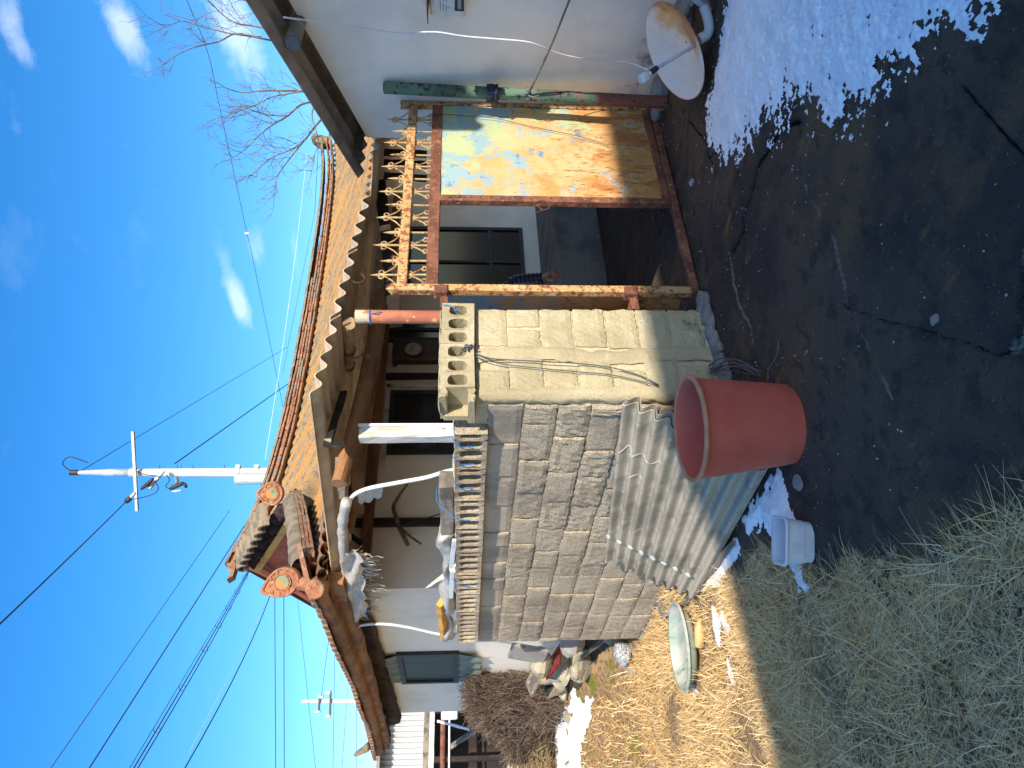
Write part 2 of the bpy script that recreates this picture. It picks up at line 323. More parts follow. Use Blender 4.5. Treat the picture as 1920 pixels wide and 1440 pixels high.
M['gate_panel'] = mat('gate_panel', S(206, 170, 114), [
    (S(212, 184, 134), 3.5, .42, .6, dict(st=(1, 1, .6))), (S(198, 152, 92), 2.2, .5, .6, dict(detail=10, nr=.75, grad=((2, .9, -.25),), gmax=.08)),
    (S(182, 190, 142), 2.3, .475, .52, dict(off=(2, 5, 8), detail=10, nr=.7, grad=((2, 1.32, .5), (0, 4.95, .25)), gmax=.15)), (S(152, 178, 182), 3.8, .525, .565, dict(off=(9, 2, 5), detail=11, nr=.78, grad=((2, 1.1, .12),), gmax=.05)),
    (S(112, 146, 174), 7, .585, .62, dict(off=(3, 7, 1), detail=11, nr=.8)), (S(56, 104, 172), 13, .64, .67, dict(off=(3, 7, 1), detail=11, nr=.8)),
    (S(186, 122, 66), 4, .565, .66, dict(st=(1.2, 1, .6), off=(4, 4, 1), detail=11, nr=.8, grad=((2, .7, -.45),), gmax=.09, amt=.9)), (S(150, 88, 52), 13, .59, .64, dict(st=(1.8, 1, .45), detail=11, nr=.82, grad=((2, 1.0, -.15),), gmax=.05)),
    (S(108, 66, 48), 34, .61, .655, dict(st=(2.2, 1, .3), nr=.8, grad=((2, 1.1, -.1),), gmax=.04)), (S(150, 84, 48), 6, .62, .75, dict(grad=((2, .2, -.9),), gmax=.2)), (S(196, 150, 96), 5, .6, .75, dict(grad=((2, 1.66, 3.0),), gmax=.25))],
    rough=.6, spec=.3, bump=(.25, 60, 6))
M['green_pole'] = mat('mossy_green_steel', S(96, 124, 100), [(S(70, 92, 78), 4, .45, .62), (S(120, 74, 56), 9, .5, .64, dict(grad=((2, .9, -.35),), gmax=.2)), (S(40, 44, 40), 26, .54, .62)], rough=.8, bump=(.3, 60, 5))
M['red_pipe'] = mat('red_oxide_pipe', S(184, 116, 88), [(S(164, 98, 76), 5, .45, .62), (S(196, 184, 154), 16, .5, .62, dict(grad=((2, 2.10, 3.0),), gmax=.3)), (S(204, 164, 108), 18, .6, .7)], rough=.75, spec=.3, bump=(.25, 60, 5))
M['tub'] = mat('red_rubber', S(206, 104, 84), [(S(192, 92, 76), 2.5, .42, .65), (S(214, 120, 100), 6, .58, .76), (S(160, 66, 54), 4, .66, .76, dict(grad=((2, .0, -1.5),), gmax=.12))], rough=.55, spec=.35, bump=((.06, 7, 3), (.05, 90, 3)))
M['tub_rim'] = mat('worn_rubber_rim', S(190, 128, 92), [(S(200, 142, 108), 20, .5, .6), (S(176, 100, 84), 40, .6, .68)], rough=.7)
M['slate'] = mat('corrugated_asbestos', S(190, 178, 156), [(S(156, 146, 128), 3, .42, .62), (S(202, 192, 168), 9, .55, .7), (S(114, 106, 94), 70, .6, .7, dict(detail=2, amt=.6)), (S(186, 148, 104), 5, .72, .8)], rough=.95, spec=.2, bump=((.35, 140, 3), (.2, 30, 5)))
M['slate_edge'] = mat('slate_under', S(214, 188, 154), [(S(186, 162, 132), 3, .42, .62), (S(222, 202, 172), 9, .55, .7)], rough=.95, bump=(.3, 80, 4))
M['slate_dark'] = mat('slate_roof_right', S(158, 144, 132), [(S(128, 116, 106), 3, .42, .62), (S(172, 160, 148), 8, .58, .7)], rough=.95, bump=(.3, 80, 4))
M['lichen'] = mat('lichen_slate', S(166, 142, 104), [(S(132, 114, 88), 7, .42, .6), (S(200, 142, 72), 1.1, .46, .55, dict(nr=.7, st=(5.5, .45, .45), detail=8)), (S(208, 154, 82), 6, .55, .65, dict(nr=.72, st=(1.5, .6, .6))), (S(188, 174, 144), 40, .55, .65, dict(amt=.75)), (S(90, 78, 64), 60, .6, .69, dict(amt=.8))], rough=.95, bump=((.6, 60, 5), (.3, 180, 2)))
M['tile'] = mat('clay_tile', S(160, 112, 82), [(S(132, 92, 70), 6, .42, .6), (S(188, 138, 100), 11, .54, .68), (S(134, 122, 102), 7, .48, .6), (S(70, 58, 50), 26, .58, .68), (S(184, 174, 150), 34, .64, .71)], rough=.92, bump=(.6, 50, 6))
M['grey_tile'] = mat('grey_clay_tile', S(142, 126, 100), [(S(110, 98, 82), 6, .42, .6), (S(176, 120, 78), 7, .62, .74), (S(76, 68, 60), 24, .6, .7), (S(168, 158, 132), 30, .62, .7)], rough=.92, bump=(.5, 50, 6))
M['end_tile'] = mat('ornament_tile', S(178, 120, 84), [(S(150, 98, 70), 12, .45, .62), (S(196, 148, 108), 20, .58, .7), (S(110, 86, 68), 24, .58, .68), (S(160, 150, 128), 9, .6, .72)], rough=.92, bump=(.8, 60, 5))
M['orange_disc'] = mat('orange_glaze', S(196, 124, 70), [(S(172, 102, 58), 14, .5, .65), (S(120, 90, 66), 30, .6, .7)], rough=.8)
M['green_disc'] = mat('green_glaze', S(128, 134, 98), [(S(104, 112, 84), 14, .5, .65), (S(150, 130, 100), 26, .6, .7)], rough=.8)
M['gable'] = mat('gable_board', S(182, 104, 70), [(S(160, 86, 60), 3, .45, .62), (S(130, 66, 48), 20, .64, .72, dict(st=(1, .2, 1)))], rough=.8, bump=(.15, 30, 4))
M['barge'] = mat('ochre_bargeboard', S(204, 160, 78), [(S(180, 132, 66), 6, .45, .62), (S(150, 100, 56), 22, .62, .7)], rough=.85, bump=(.3, 50, 5))
M['dark_mud'] = mat('dark_bedding_clay', S(62, 44, 40), [(S(40, 30, 30), 10, .4, .6), (S(110, 64, 48), 24, .62, .72)], rough=.97, bump=(1.0, 30, 8))
M['white_pvc'] = mat('white_plastic_pipe', S(226, 228, 228), [(S(200, 204, 206), 8, .5, .7)], rough=.45)
M['white_paint'] = mat('flaking_white_paint', S(214, 214, 210), [(S(188, 176, 156), 8, .52, .6, dict(st=(1, 1, .4))), (S(140, 128, 110), 16, .6, .66, dict(st=(1, 1, .35))), (S(90, 84, 76), 34, .66, .72)], rough=.8, bump=(.4, 40, 6))
M['film'] = mat('dirty_plastic_film', S(186, 182, 172), [(S(170, 164, 152), 5, .45, .65), (S(206, 202, 194), 14, .55, .68), (S(120, 112, 100), 20, .66, .75)], rough=.4, spec=.5, bump=(.8, 26, 6))
M['film_thin'] = mat('torn_plastic_film', S(206, 194, 176), [(S(160, 152, 142), 5, .45, .65), (S(214, 210, 204), 18, .55, .68)], rough=.4, bump=(.6, 40, 6))
M['container'] = mat('white_container', S(214, 218, 220), [(S(196, 200, 204), 5, .5, .7)], rough=.4, spec=.5)
M['basin'] = mat('basin_plastic', S(186, 182, 166), [(S(150, 164, 148), 2.2, .46, .62, dict(st=(2.5, .6, 1))), (S(112, 138, 126), 5, .56, .68, dict(st=(3, .6, 1))), (S(130, 118, 92), 12, .62, .72)], rough=.6, spec=.3, bump=(.1, 40, 4))
M['dish'] = mat('dish_enamel', S(222, 216, 206), [(S(208, 204, 196), 4, .5, .7), (S(206, 158, 108), 3.5, .56, .76, dict(grad=((1, far(1263, 98, 4.83).y-.0, -1.5),), gmax=.3)), (S(178, 108, 62), 5, .70, .88, dict(grad=((1, far(1263, 98, 4.83).y-.04, -1.9),), gmax=.36))], rough=.4, spec=.5)
M['light_steel'] = mat('painted_steel', S(190, 196, 200), [(S(164, 170, 176), 8, .5, .66), (S(150, 100, 64), 30, .68, .76)], rough=.45, spec=.5)
M['blue'] = mat('blue_plastic', S(44, 116, 190), rough=.5)
M['navy'] = mat('navy_cloth', S(40, 52, 72), [(S(26, 34, 50), 30, .45, .6)], rough=.9, bump=(.6, 60, 5))
M['black'] = mat('black_rubber', S(26, 27, 30), rough=.6)
M['cable_grey'] = mat('grey_rope', S(96, 98, 100), [(S(130, 130, 128), 120, .5, .6)], rough=.8)
M['wire'] = mat('dull_wire', S(86, 90, 96), rough=.5, metal=.4)
M['rust_wire'] = mat('rusty_wire', S(96, 58, 42), rough=.8)
M['meter'] = mat('meter_case', S(214, 214, 208), [(S(196, 194, 186), 12, .5, .7)], rough=.4)
M['glass_dark'] = mat('dark_glass', S(34, 38, 42), [(S(50, 54, 56), 3, .5, .7)], rough=.12, spec=.6)
M['glass_green'] = mat('green_glass', S(62, 72, 68), [(S(50, 58, 56), 6, .45, .6, dict(st=(1, 4, .3)))], rough=.55, spec=.25)
M['green_film'] = mat('green_vinyl', S(118, 126, 112), [(S(92, 102, 92), 14, .45, .65, dict(st=(1, 3, .4)))], rough=.5, bump=(.5, 30, 5))
M['frame_dark'] = mat('dark_frame', S(44, 42, 40), [(S(30, 30, 30), 12, .5, .65)], rough=.6)
M['clock_wood'] = mat('clock_case', S(62, 34, 26), [(S(90, 48, 34), 9, .5, .7)], rough=.45)
M['clock_face'] = mat('clock_face', S(168, 164, 150), rough=.5)
M['pole_conc'] = mat('utility_pole_paint', S(222, 216, 198), [(S(206, 198, 178), 1.5, .45, .65)], rough=.6)
M['pole_steel'] = mat('galvanised', S(188, 196, 200), [(S(166, 176, 182), 3, .45, .65)], rough=.5, metal=.2)
M['metal_sheet'] = mat('white_sheet_metal', S(196, 196, 194), [(S(180, 182, 182), 2, .5, .7)], rough=.45)
M['bark'] = mat('pale_bark', S(118, 102, 90), [(S(88, 76, 68), 9, .45, .62), (S(142, 130, 118), 14, .58, .7)], rough=.9)
M['brush'] = mat('brushwood', S(104, 78, 62), attr=('rnd', [S(66, 54, 48), S(98, 80, 70), S(122, 104, 92), S(160, 142, 118)]), rough=.9)
M['straw'] = mat('dry_grass', S(186, 154, 96), attr=('rnd', [S(180, 142, 98), S(216, 176, 114), S(234, 196, 132), S(242, 212, 156), S(248, 230, 194)]), rough=.85, spec=.2)
M['hay'] = mat('hay', S(176, 140, 88), attr=('rnd', [S(130, 108, 76), S(174, 148, 104), S(204, 182, 136)]), rough=.9)
M['leaf_litter'] = mat('leaf_litter', S(96, 70, 52), attr=('rnd', [S(48, 36, 32), S(84, 62, 50), S(110, 78, 54), S(128, 104, 76)]), rough=.9)
M['stone'] = mat('field_stone', S(176, 166, 140), [(S(146, 138, 118), 5, .45, .6), (S(196, 190, 168), 12, .56, .7), (S(112, 118, 60), 6, .62, .75)], rough=.92, bump=(.6, 30, 7))
M['granite'] = mat('speckled_granite', S(150, 152, 154), [(S(200, 200, 200), 60, .5, .56, dict(detail=2)), (S(70, 74, 80), 75, .56, .62, dict(detail=2))], rough=.9, bump=(.5, 40, 5))
M['brick_red'] = mat('red_roof_tile', S(120, 44, 40), [(S(96, 34, 34), 9, .5, .65)], rough=.85, bump=(.3, 40, 5))
M['yellow_wood'] = mat('ochre_plank', S(216, 162, 74), [(S(190, 132, 60), 7, .5, .65), (S(140, 92, 50), 20, .66, .74)], rough=.85, bump=(.4, 30, 6))
M['skin'] = mat('skin', S(206, 150, 122), rough=.5)
M['jacket'] = mat('padded_jacket', S(38, 34, 44), [(S(54, 48, 60), 30, .5, .65)], rough=.42, spec=.5)
M['trousers'] = mat('trousers', S(44, 46, 54), rough=.9)
M['hair'] = mat('hair', S(30, 26, 24), rough=.6)
M['yellow_bottle'] = mat('yellowed_plastic', S(210, 178, 116), [(S(190, 152, 92), 10, .5, .66)], rough=.5)
M['paint_drop'] = mat('white_paint_daub', S(216, 216, 204), rough=.7)
# ------------------------------------------------------------------ the ground
def sstep(a, b, x): t = np.clip((x-a)/(b-a), 0, 1); return t*t*(3-2*t)
def gh(x, y):
    x = np.asarray(x, float); y = np.asarray(y, float)
    out = -.11*np.clip(2.5-x, 0, 3.0); w = sstep(2.55, 3.2, x)
    rise = .155*(np.clip(y-8.0, 0, 5.0)+.25*np.exp(-((y-8.0)/.5)**2))
    return out - (.075*(1-w)+.04*w)*np.clip(y-3.5, 0, 4.2) + rise + .035*(fbm(x*.9, y*.9, 2, 5)-.5)
def ghs(x, y): return float(gh(x, y))
def on_g(a, b):
    d = sight(a, b); t = np.arange(1.6, 40, .02); g = gh(d.x*t, d.y*t); z = CAM_H+d.z*t; k = np.argmax(z < g) if (z < g).any() else len(t)-1
    return EYE+d*float(t[k])
_sb = [on_z(a, b, -.12) for a, b in ((1330, 1055), (1375, 1062), (1450, 1035), (1530, 1090), (1600, 1045), (1700, 1055), (1760, 1075), (1800, 1010), (1860, 980), (1925, 925))]
_sb = sorted([(p.y, p.x) for p in _sb]); _sb = [(.6, -.2), (1.1, .35), (1.6, .85)]+_sb+[(_sb[-1][0]+.4, 2.5), (9, 2.9), (40, 3.2)]
def soil_mask(x, y):
    xb = np.interp(y, [p[0] for p in _sb], [p[1] for p in _sb])
    return sstep(-.10, .12, xb-x+.28*(fbm(x*5, y*5, 3, 9)-.5))
CR = [([(1500, 222), (1462, 248), (1445, 280), (1428, 305), (1418, 340), (1408, 372), (1396, 405), (1398, 440), (1372, 478)], .017, .026, 0),
      ([(1768, 148), (1790, 172), (1806, 205), (1835, 250), (1880, 310), (1925, 362)], .008, .010, .2),
      ([(1925, 385), (1905, 412), (1880, 440), (1860, 458), (1850, 500), (1842, 560), (1836, 610), (1826, 655)], .015, .018, .55),
      ([(1562, 572), (1600, 590), (1650, 612), (1700, 622), (1748, 640), (1790, 662), (1840, 664), (1872, 682), (1872, 720), (1882, 760), (1900, 800), (1925, 885)], .006, .008, .45),
      ([(1828, 655), (1846, 632), (1870, 612), (1900, 560), (1925, 540)], .016, .008, 1), ([(1870, 660), (1896, 655), (1925, 652)], .014, .006, 1),
      ([(1508, 345), (1525, 385), (1556, 450), (1562, 520), (1572, 578), (1588, 630), (1612, 690), (1628, 750)], .004, .002, .62),
      ([(1372, 478), (1378, 520), (1384, 560), (1402, 600), (1410, 640)], .010, .010, 1), ([(1290, 228), (1320, 262), (1345, 330)], .006, .008, 0), ([(1355, 275), (1330, 300)], .005, .006, 0)]
def spaced(ranges):
    out = []
    for a, b, d in ranges: out += list(np.arange(a, b-1e-6, d))
    return np.array(out+[ranges[-1][1]])
gx = spaced([(-400, -60, 60), (-60, -12, 8), (-12, -3, .6), (-3, .3, .06), (.3, 5.6, .0125), (5.6, 8, .1), (8, 20, 1.5), (20, 80, 10), (80, 400, 60)])
gy = spaced([(-300, -40, 60), (-40, -8, 6), (-8, .5, .4), (.5, 3.5, .0125), (3.5, 4.4, .025), (4.4, 9, .06), (9, 14, .3), (14, 60, 4), (60, 500, 60)])
GX, GY = np.meshgrid(gx, gy, indexing='ij'); GZ = gh(GX, GY)
near = (GX > .2) & (GX < 5.7) & (GY > .4) & (GY < 5)
soil = soil_mask(GX, GY)
GZ = GZ+near*((fbm(GX*16, GY*16, 3, 3)-.5)*.010+(fbm(GX*60, GY*60, 2, 4)-.5)*.006)*(1-.3*soil)
GZ = GZ+(fbm(GX*3, GY*3, 3, 21)-.5)*.05*soil*(GX > -8)*(GY < 14)
crack = np.zeros_like(GX); pale = np.zeros_like(GX)
wx = GX+(fbm(GX*9, GY*9, 3, 31)-.5)*.035; wy = GY+(fbm(GX*9, GY*9, 3, 32)-.5)*.035
for line, wd, dp, pl in CR:
    P = [on_z(a, b, 0.0) for a, b in line]; dm = np.full_like(GX, 9.0)
    for p, q in zip(P[:-1], P[1:]):
        dx, dy = q.x-p.x, q.y-p.y; t = np.clip(((wx-p.x)*dx+(wy-p.y)*dy)/(dx*dx+dy*dy), 0, 1); dm = np.minimum(dm, np.hypot(wx-p.x-t*dx, wy-p.y-t*dy))
    wv = np.maximum(wd, .0095)*(.55+.9*fbm(GX*7, GY*7, 2, 41)); g = 1-sstep(.35, 1.0, dm/wv)
    GZ = GZ-g*dp+np.exp(-(dm/.05)**2)*.004; crack = np.maximum(crack, g*(1-pl)); pale = np.maximum(pale, pl*(1-sstep(.6, 1.9, dm/wv)))
# worn sandy patch by the foot of the pier
pp = on_z(1400, 560, 0); pale = np.maximum(pale, .55*np.exp(-((GX-pp.x)**2+(GY-pp.y)**2)/.03))
pm = on_z(1330, 1030, -.1)
moss = np.maximum(np.exp(-((GX-pm.x)/.3)**2-((GY-pm.y)/.2)**2), .95*soil*sstep(5.2, 6.4, GY)*sstep(.45, .6, fbm(GX*1.3, GY*.8, 3, 12)))
moss = np.maximum(moss, .9*(np.exp(-((GY-3.45)/.16)**2)*(GX > 3.25)*(GX < 5.4)*sstep(.45, .62, fbm(GX*3, GY*3, 2, 15))))
nU, nV = GX.shape; ii = np.arange(nU*nV).reshape(nU, nV)
fast('ground', np.stack([GX, GY, GZ], -1).reshape(-1, 3), np.stack([ii[:-1, :-1], ii[1:, :-1], ii[1:, 1:], ii[:-1, 1:]], -1).reshape(-1, 4), M['ground'],
     attrs=dict(soil=soil.ravel(), crack=crack.ravel(), pale=pale.ravel(), moss=moss.ravel()), smooth=True, kind='structure')
# ------------------------------------------------------------------ snow
def snow(name, x0, x1, y0, y1, fn, thick, label, step=.012, group='snow left on the ground', over=None):
    xs = np.arange(x0, x1, step); ys = np.arange(y0, y1, step); X, Y = np.meshgrid(xs, ys, indexing='ij')
    h = fn(X, Y); base = gh(X, Y) if over is None else over(X, Y)
    Zt = base+np.clip(h, -.2, 1)*thick; keep = h > -.06; n, m = X.shape; id_ = np.arange(n*m).reshape(n, m)
    q = np.stack([id_[:-1, :-1], id_[1:, :-1], id_[1:, 1:], id_[:-1, 1:]], -1).reshape(-1, 4); q = q[keep.ravel()[q].all(1)]
    u, inv = np.unique(q, return_inverse=True); V = np.stack([X, Y, Zt], -1).reshape(-1, 3)[u]
    return fast(name, V, inv.reshape(-1, 4), M['snow'], smooth=True, label=label, cat='snow', group=group)
def poly_dist(X, Y, poly):
    """signed distance, positive inside"""
    inside = np.zeros(X.shape, bool); d = np.full(X.shape, 9.0); n = len(poly)
    for i in range(n):
        (ax, ay), (bx, by) = poly[i], poly[(i+1) % n]; dx, dy = bx-ax, by-ay
        t = np.clip(((X-ax)*dx+(Y-ay)*dy)/(dx*dx+dy*dy+1e-12), 0, 1); d = np.minimum(d, np.hypot(X-ax-t*dx, Y-ay-t*dy))
        c = ((ay > Y) != (by > Y)) & (X < (bx-ax)*(Y-ay)/(by-ay+1e-12)+ax); inside ^= c
    return np.where(inside, d, -d)
def ppoly(pts, z=None): return [tuple(on_g(a, b).xy) for a, b in pts]
_p1 = ppoly([(1430, -420), (1385, -120), (1375, 40), (1362, 90), (1350, 150), (1340, 200), (1336, 250), (1348, 285), (1372, 290), (1400, 262), (1430, 245), (1462, 235), (1500, 222), (1535, 205), (1570, 232), (1622, 226), (1640, 190), (1680, 160), (1715, 140), (1745, 100), (1790, 75), (1850, 55), (1880, -20), (1900, -90), (1830, -400)], .0)
def f1(X, Y):
    d = poly_dist(X, Y, _p1)
    th = np.arctan2(1, 0)
    st = fbm((X*.95-Y*.3)*9, (X*.3+Y*.95)*17, 5, 51)-.5; fine = 1.25*(fbm(X*60, Y*60, 2, 52)-.5)+.5*(vn(X*130, Y*130, 53)-.5); edge = sstep(.0, .85, 1.1-np.hypot(X-4.9, Y-2.3)*.62)
    return np.minimum(d*1.6, .35)+(st*.72+fine*.36)*(1-.5*edge)-.07*(1-edge)+edge*.25
snow('snow_patch', 1.6, 5.0, -.3, 3.2, f1, .045, 'large bluish snow field thinning out over the dark concrete beside the satellite dish', step=.008)
_p2 = ppoly([(1472, 872), (1480, 930), (1492, 960), (1500, 985), (1490, 1020), (1515, 1100), (1500, 1106), (1485, 1060), (1455, 1020), (1435, 985), (1405, 1005), (1395, 975), (1410, 945), (1430, 920), (1450, 890)], -.1)
snow('snow_patch', 1.0, 2.3, 2.5, 4.3, lambda X, Y: np.minimum(poly_dist(X, Y, _p2)*3.5, .8)+(fbm(X*26, Y*26, 4, 61)-.5)*.45, .075, 'smooth white snow heap beside the white plastic box, behind the red tub', step=.009)
_p3 = ppoly([(1010, 1400), (1015, 1370), (1045, 1330), (1070, 1310), (1100, 1295), (1112, 1310), (1110, 1345), (1105, 1370), (1095, 1440), (1080, 1490), (1020, 1490)], -.36)
snow('snow_patch', -1.2, 3.0, 6.0, 12.5, lambda X, Y: np.minimum(poly_dist(X, Y, _p3)*2.2, .35)+(fbm(X*9, Y*3.5, 4, 71)-.5)*1.15+(fbm(X*22, Y*14, 3, 72)-.5)*.5, .06, 'sunlit snow patch in the dry grass below the brushwood pile', step=.02)
_p4 = ppoly([(1384, 1012), (1386, 1030), (1360, 1070), (1342, 1095), (1322, 1112), (1318, 1100), (1345, 1065), (1368, 1035)], -.1)
snow('snow_patch', 1.4, 2.6, 3.7, 5.2, lambda X, Y: np.minimum(poly_dist(X, Y, _p4)*9, .8)+.25+(fbm(X*24, Y*24, 3, 81)-.5)*.55, .04, 'thin sunlit strip of snow along the lower edge of the leaning corrugated sheet', step=.009)
for _k, (_q, _l) in enumerate((([(1293, 1284), (1303, 1280), (1312, 1300), (1300, 1305)], 'scrap of snow at the left tip of the round basin'), ([(1336, 1135), (1352, 1160), (1350, 1210), (1345, 1205), (1338, 1170)], 'longest scrap of snow in the grass in front of the basin'),
        ([(1355, 1145), (1370, 1180), (1362, 1182), (1352, 1160)], 'thin scrap of snow nearest the shade in front of the bottle'), ([(1365, 1235), (1382, 1285), (1376, 1290), (1366, 1260)], 'scrap of snow in the grass left of the basin, at the shade edge'))):
    _q = ppoly(_q); _xs, _ys = zip(*_q)
    snow('snow_patch', min(_xs)-.12, max(_xs)+.12, min(_ys)-.15, max(_ys)+.15, lambda X, Y, _q=_q: np.minimum(poly_dist(X, Y, _q)*9, .8)+.12+(fbm(X*16, Y*16, 3, 91)-.5)*.35, .035, _l, step=.01)
# ------------------------------------------------------------------ concrete block wall
XW, YP = 2.56, 3.5
def rough_block(name, w, h, d, seed, material, rough=.006, nu=12, nv=6):
    q = random.Random(seed); mb = MB(); P = []
    for i in range(nu+1):
        row = []
        for j in range(nv+1):
            u, v = i/nu, j/nv; ex = min(u, 1-u)*w; ez = min(v, 1-v)*h; e = min(ex, ez)
            y = -d + .007*math.exp(-e/.007) + q.uniform(-rough, rough)*.55
            jx = q.uniform(-.004, .004) if e < 1e-6 else 0
            row.append((-w/2+u*w+jx*(1 if q.random() < .7 else 2), y, v*h+(q.uniform(-.005, .005) if e < 1e-6 else 0)))
        P.append(row)
    mb.grid(P)
    ring = [P[i][0] for i in range(nu+1)]+[P[nu][j] for j in range(1, nv+1)]+[P[i][nv] for i in range(nu-1, -1, -1)]+[P[0][j] for j in range(nv-1, 0, -1)]
    back = [(x*.99, 0.0, z) for x, y, z in ring]; n = len(ring); mb.add(ring+back, [(i, n+i, n+(i+1) % n, (i+1) % n) for i in range(n)]+[tuple(range(n, 2*n))])
    me = bpy.data.meshes.new(name); me.from_pydata(mb.v, [], mb.f); me.materials.append(material); me.update()
    return me
wall_variants = [rough_block('block', .385, .191, .09, 10+i, M['block'], .003+.0006*i) for i in range(9)]
rough_variants = [rough_block('block', .385, .190, .09, 40+i, M['block'], .010) for i in range(4)]
smooth_variants = [rough_block('block', .395, .192, .085, 60+i, M['smooth_mortar'], .0015) for i in range(3)]
pier_variants = [rough_block('block', .30, .187, .09, 80+i, M['pier'], .003) for i in range(6)]
RW = Matrix.Rotation(-math.pi/2, 3, 'Z')
def hole_block(name, cells, h, d, material, seed):
    """block lying on its side: cells = (x0, x1, half hole width, half hole height)"""
    q = random.Random(seed); mb = MB(); x0, x1 = cells[0][0], cells[-1][1]; n = 16
    for (a, b, hw, hh) in cells:
        cx, cz = (a+b)/2, h/2; outer, inner = [], []
        for k in range(n):
            th = 2*math.pi*(k+.5)/n; c, s_ = math.cos(th), math.sin(th); m = max(abs(c), abs(s_)); ox, oz = c/m, s_/m
            outer.append((cx+ox*(b-a)/2, oz*h/2+cz)); r = .72; p = abs(c)**3.4+abs(s_)**3.4; l = p**(-1/3.4)
            inner.append((cx+c*l*hw*(1+q.uniform(-.05, .05)), cz+s_*l*hh*(1+q.uniform(-.04, .04))))
        corner = [(a, 0), (b, 0), (b, h), (a, h)]
        f0 = [(x, -d+q.uniform(-.002, .002), z) for x, z in outer]; f1 = [(x, -d+.006, z) for x, z in inner]; f1b = [(x, -d+.02, z) for x, z in inner]; f2 = [(x, -.002, z) for x, z in inner]
        f3 = [(x, 0, z) for x, z in outer]
        mb.grid([f0, f1, f1b, f2, f3], wrap=True)
        for (X_, Z_) in corner:      # fill the corners the ring leaves open
            near_ = sorted(range(n), key=lambda k: (outer[k][0]-X_)**2+(outer[k][1]-Z_)**2)[:2]
            mb.add([(X_, -d, Z_)]+[f0[k] for k in near_], [(0, 1, 2)]); mb.add([(X_, 0, Z_)]+[f3[k] for k in near_], [(0, 2, 1)])
    nb = 10
    for z, sg in ((0, 1), (h, -1)):
        mb.grid([[(x0+(x1-x0)*i/nb, y, z+(q.uniform(0, .006) if 0 < j < 3 else 0)*(1 if z else -1)) for j, y in enumerate((-d, -d*.66, -d*.33, 0))] for i in range(nb+1)])
    for x in (x0, x1): mb.add([(x, -d, 0), (x, 0, 0), (x, 0, h), (x, -d, h)], [(0, 1, 2, 3)])
    me = bpy.data.meshes.new(name); me.from_pydata(mb.v, [], mb.f); me.materials.append(material); me.update(); return me
capL = .40
cap_cells = [(-.2, -.09, .043, .07), (-.09, .018, .042, .068), (.018, .126, .042, .069), (.126, .2, .024, .062)]
caps = [hole_block('cap_block', [(a, b, w*f, h*g) for a, b, w, h in cap_cells], .195, .2, M['block'], 5+i) for i, (f, g) in enumerate(((1, 1), (.94, 1.04), (1.05, .96), (.98, 1.0)))]
wall = empty('block_wall', (XW+.1, 5.5, -.2), 'long weathered concrete block wall topped with a row of hollow blocks', 'wall')
mb = MB(); mb.box((XW+.105, 5.66, .46), (.19, 3.86, 1.83)); build('mortar', mb, M['mortar'], wall)
q = random.Random(3)
zc = 1.37; course = 0
while zc > -.45:
    z0 = zc-.2; y = 3.575; off = (.40, .19, .33, .08, .27, .16, .38, .22, .3)[course % 9]; first = True
    while y < 7.5:
        L = off if first else (.40 if q.random() < .82 else (.31 if q.random() < .5 else .22)); first = False
        L = min(L, 7.535-y)
        if L > .05:
            if ghs(XW-.1, y+L/2) < z0+.19:
                if course == 0: me = smooth_variants[q.randrange(3)]; base = .395
                else:
                    rough_here = y < 5.0 and 2 <= course <= 5
                    me = (rough_variants[q.randrange(4)] if rough_here and q.random() < .75 else wall_variants[q.randrange(9)]); base = .385
                gap = .003 if course == 0 else q.uniform(.005, .012)
                sc_ = (L-gap)/base
                inst('block', me, wall, (XW+.075+q.uniform(-.010, .006)+(.003 if course == 0 else 0), y+L/2, z0+.008), RW.to_4x4() @ Matrix.Rotation(q.uniform(-.012, .012), 4, 'Y'), (sc_, 1, q.uniform(.97, 1.03)))
        y += L
    zc -= .2; course += 1
for i in range(9):
    inst('cap_block', caps[i % 4], wall, (XW+.14+q.uniform(-.008, .006), 3.98+i*.4, 1.372+q.uniform(0, .006)), RW.to_4x4() @ Matrix.Rotation(q.uniform(-.02, .02), 4, 'Z'))
# crust of mortar along the top of the hollow blocks
mb = MB()
for i in range(26):
    y = 3.86+i*.14+q.uniform(-.03, .03); mb.rock((XW+.09+q.uniform(-.03, .03), y, 1.567), (q.uniform(.07, .14), q.uniform(.12, .22), q.uniform(.02, .045)), seed=i)
build('mortar_crust', mb, M['mortar'], wall)
# ------------------------------------------------------------------ gate pier
pier = empty('gate_pier', (2.9, 3.68, -.05), 'sunlit yellowish concrete block pier with hollow cap blocks beside the rusty gate', 'pier')
mb = MB(); mb.box((2.905, 3.698, .66), (.66, .365, 1.57)); build('mortar', mb, M['mortar'], pier)
rows = [[(2.585, 2.76), (2.95, 3.238)], [(2.58, 2.86), (2.92, 3.07), (3.10, 3.238)], [(2.60, 2.77), (2.93, 3.238)], [(2.585, 2.83), (2.94, 3.238)], [(2.59, 2.76), (2.93, 3.238)], [(2.585, 2.84), (2.9, 3.24)], [(2.59, 2.8), (2.86, 3.24)], [(2.59, 2.86), (2.9, 3.24)]]
for k, row in enumerate(rows):
    for (a, b) in row:
        inst('block', pier_variants[q.randrange(6)], pier, ((a+b)/2, YP+.088+q.uniform(-.004, .006), 1.45-.2*(k+1)+.008), Matrix.Rotation(q.uniform(-.01, .01), 4, 'Y'), ((b-a)/.30, 1, 1))
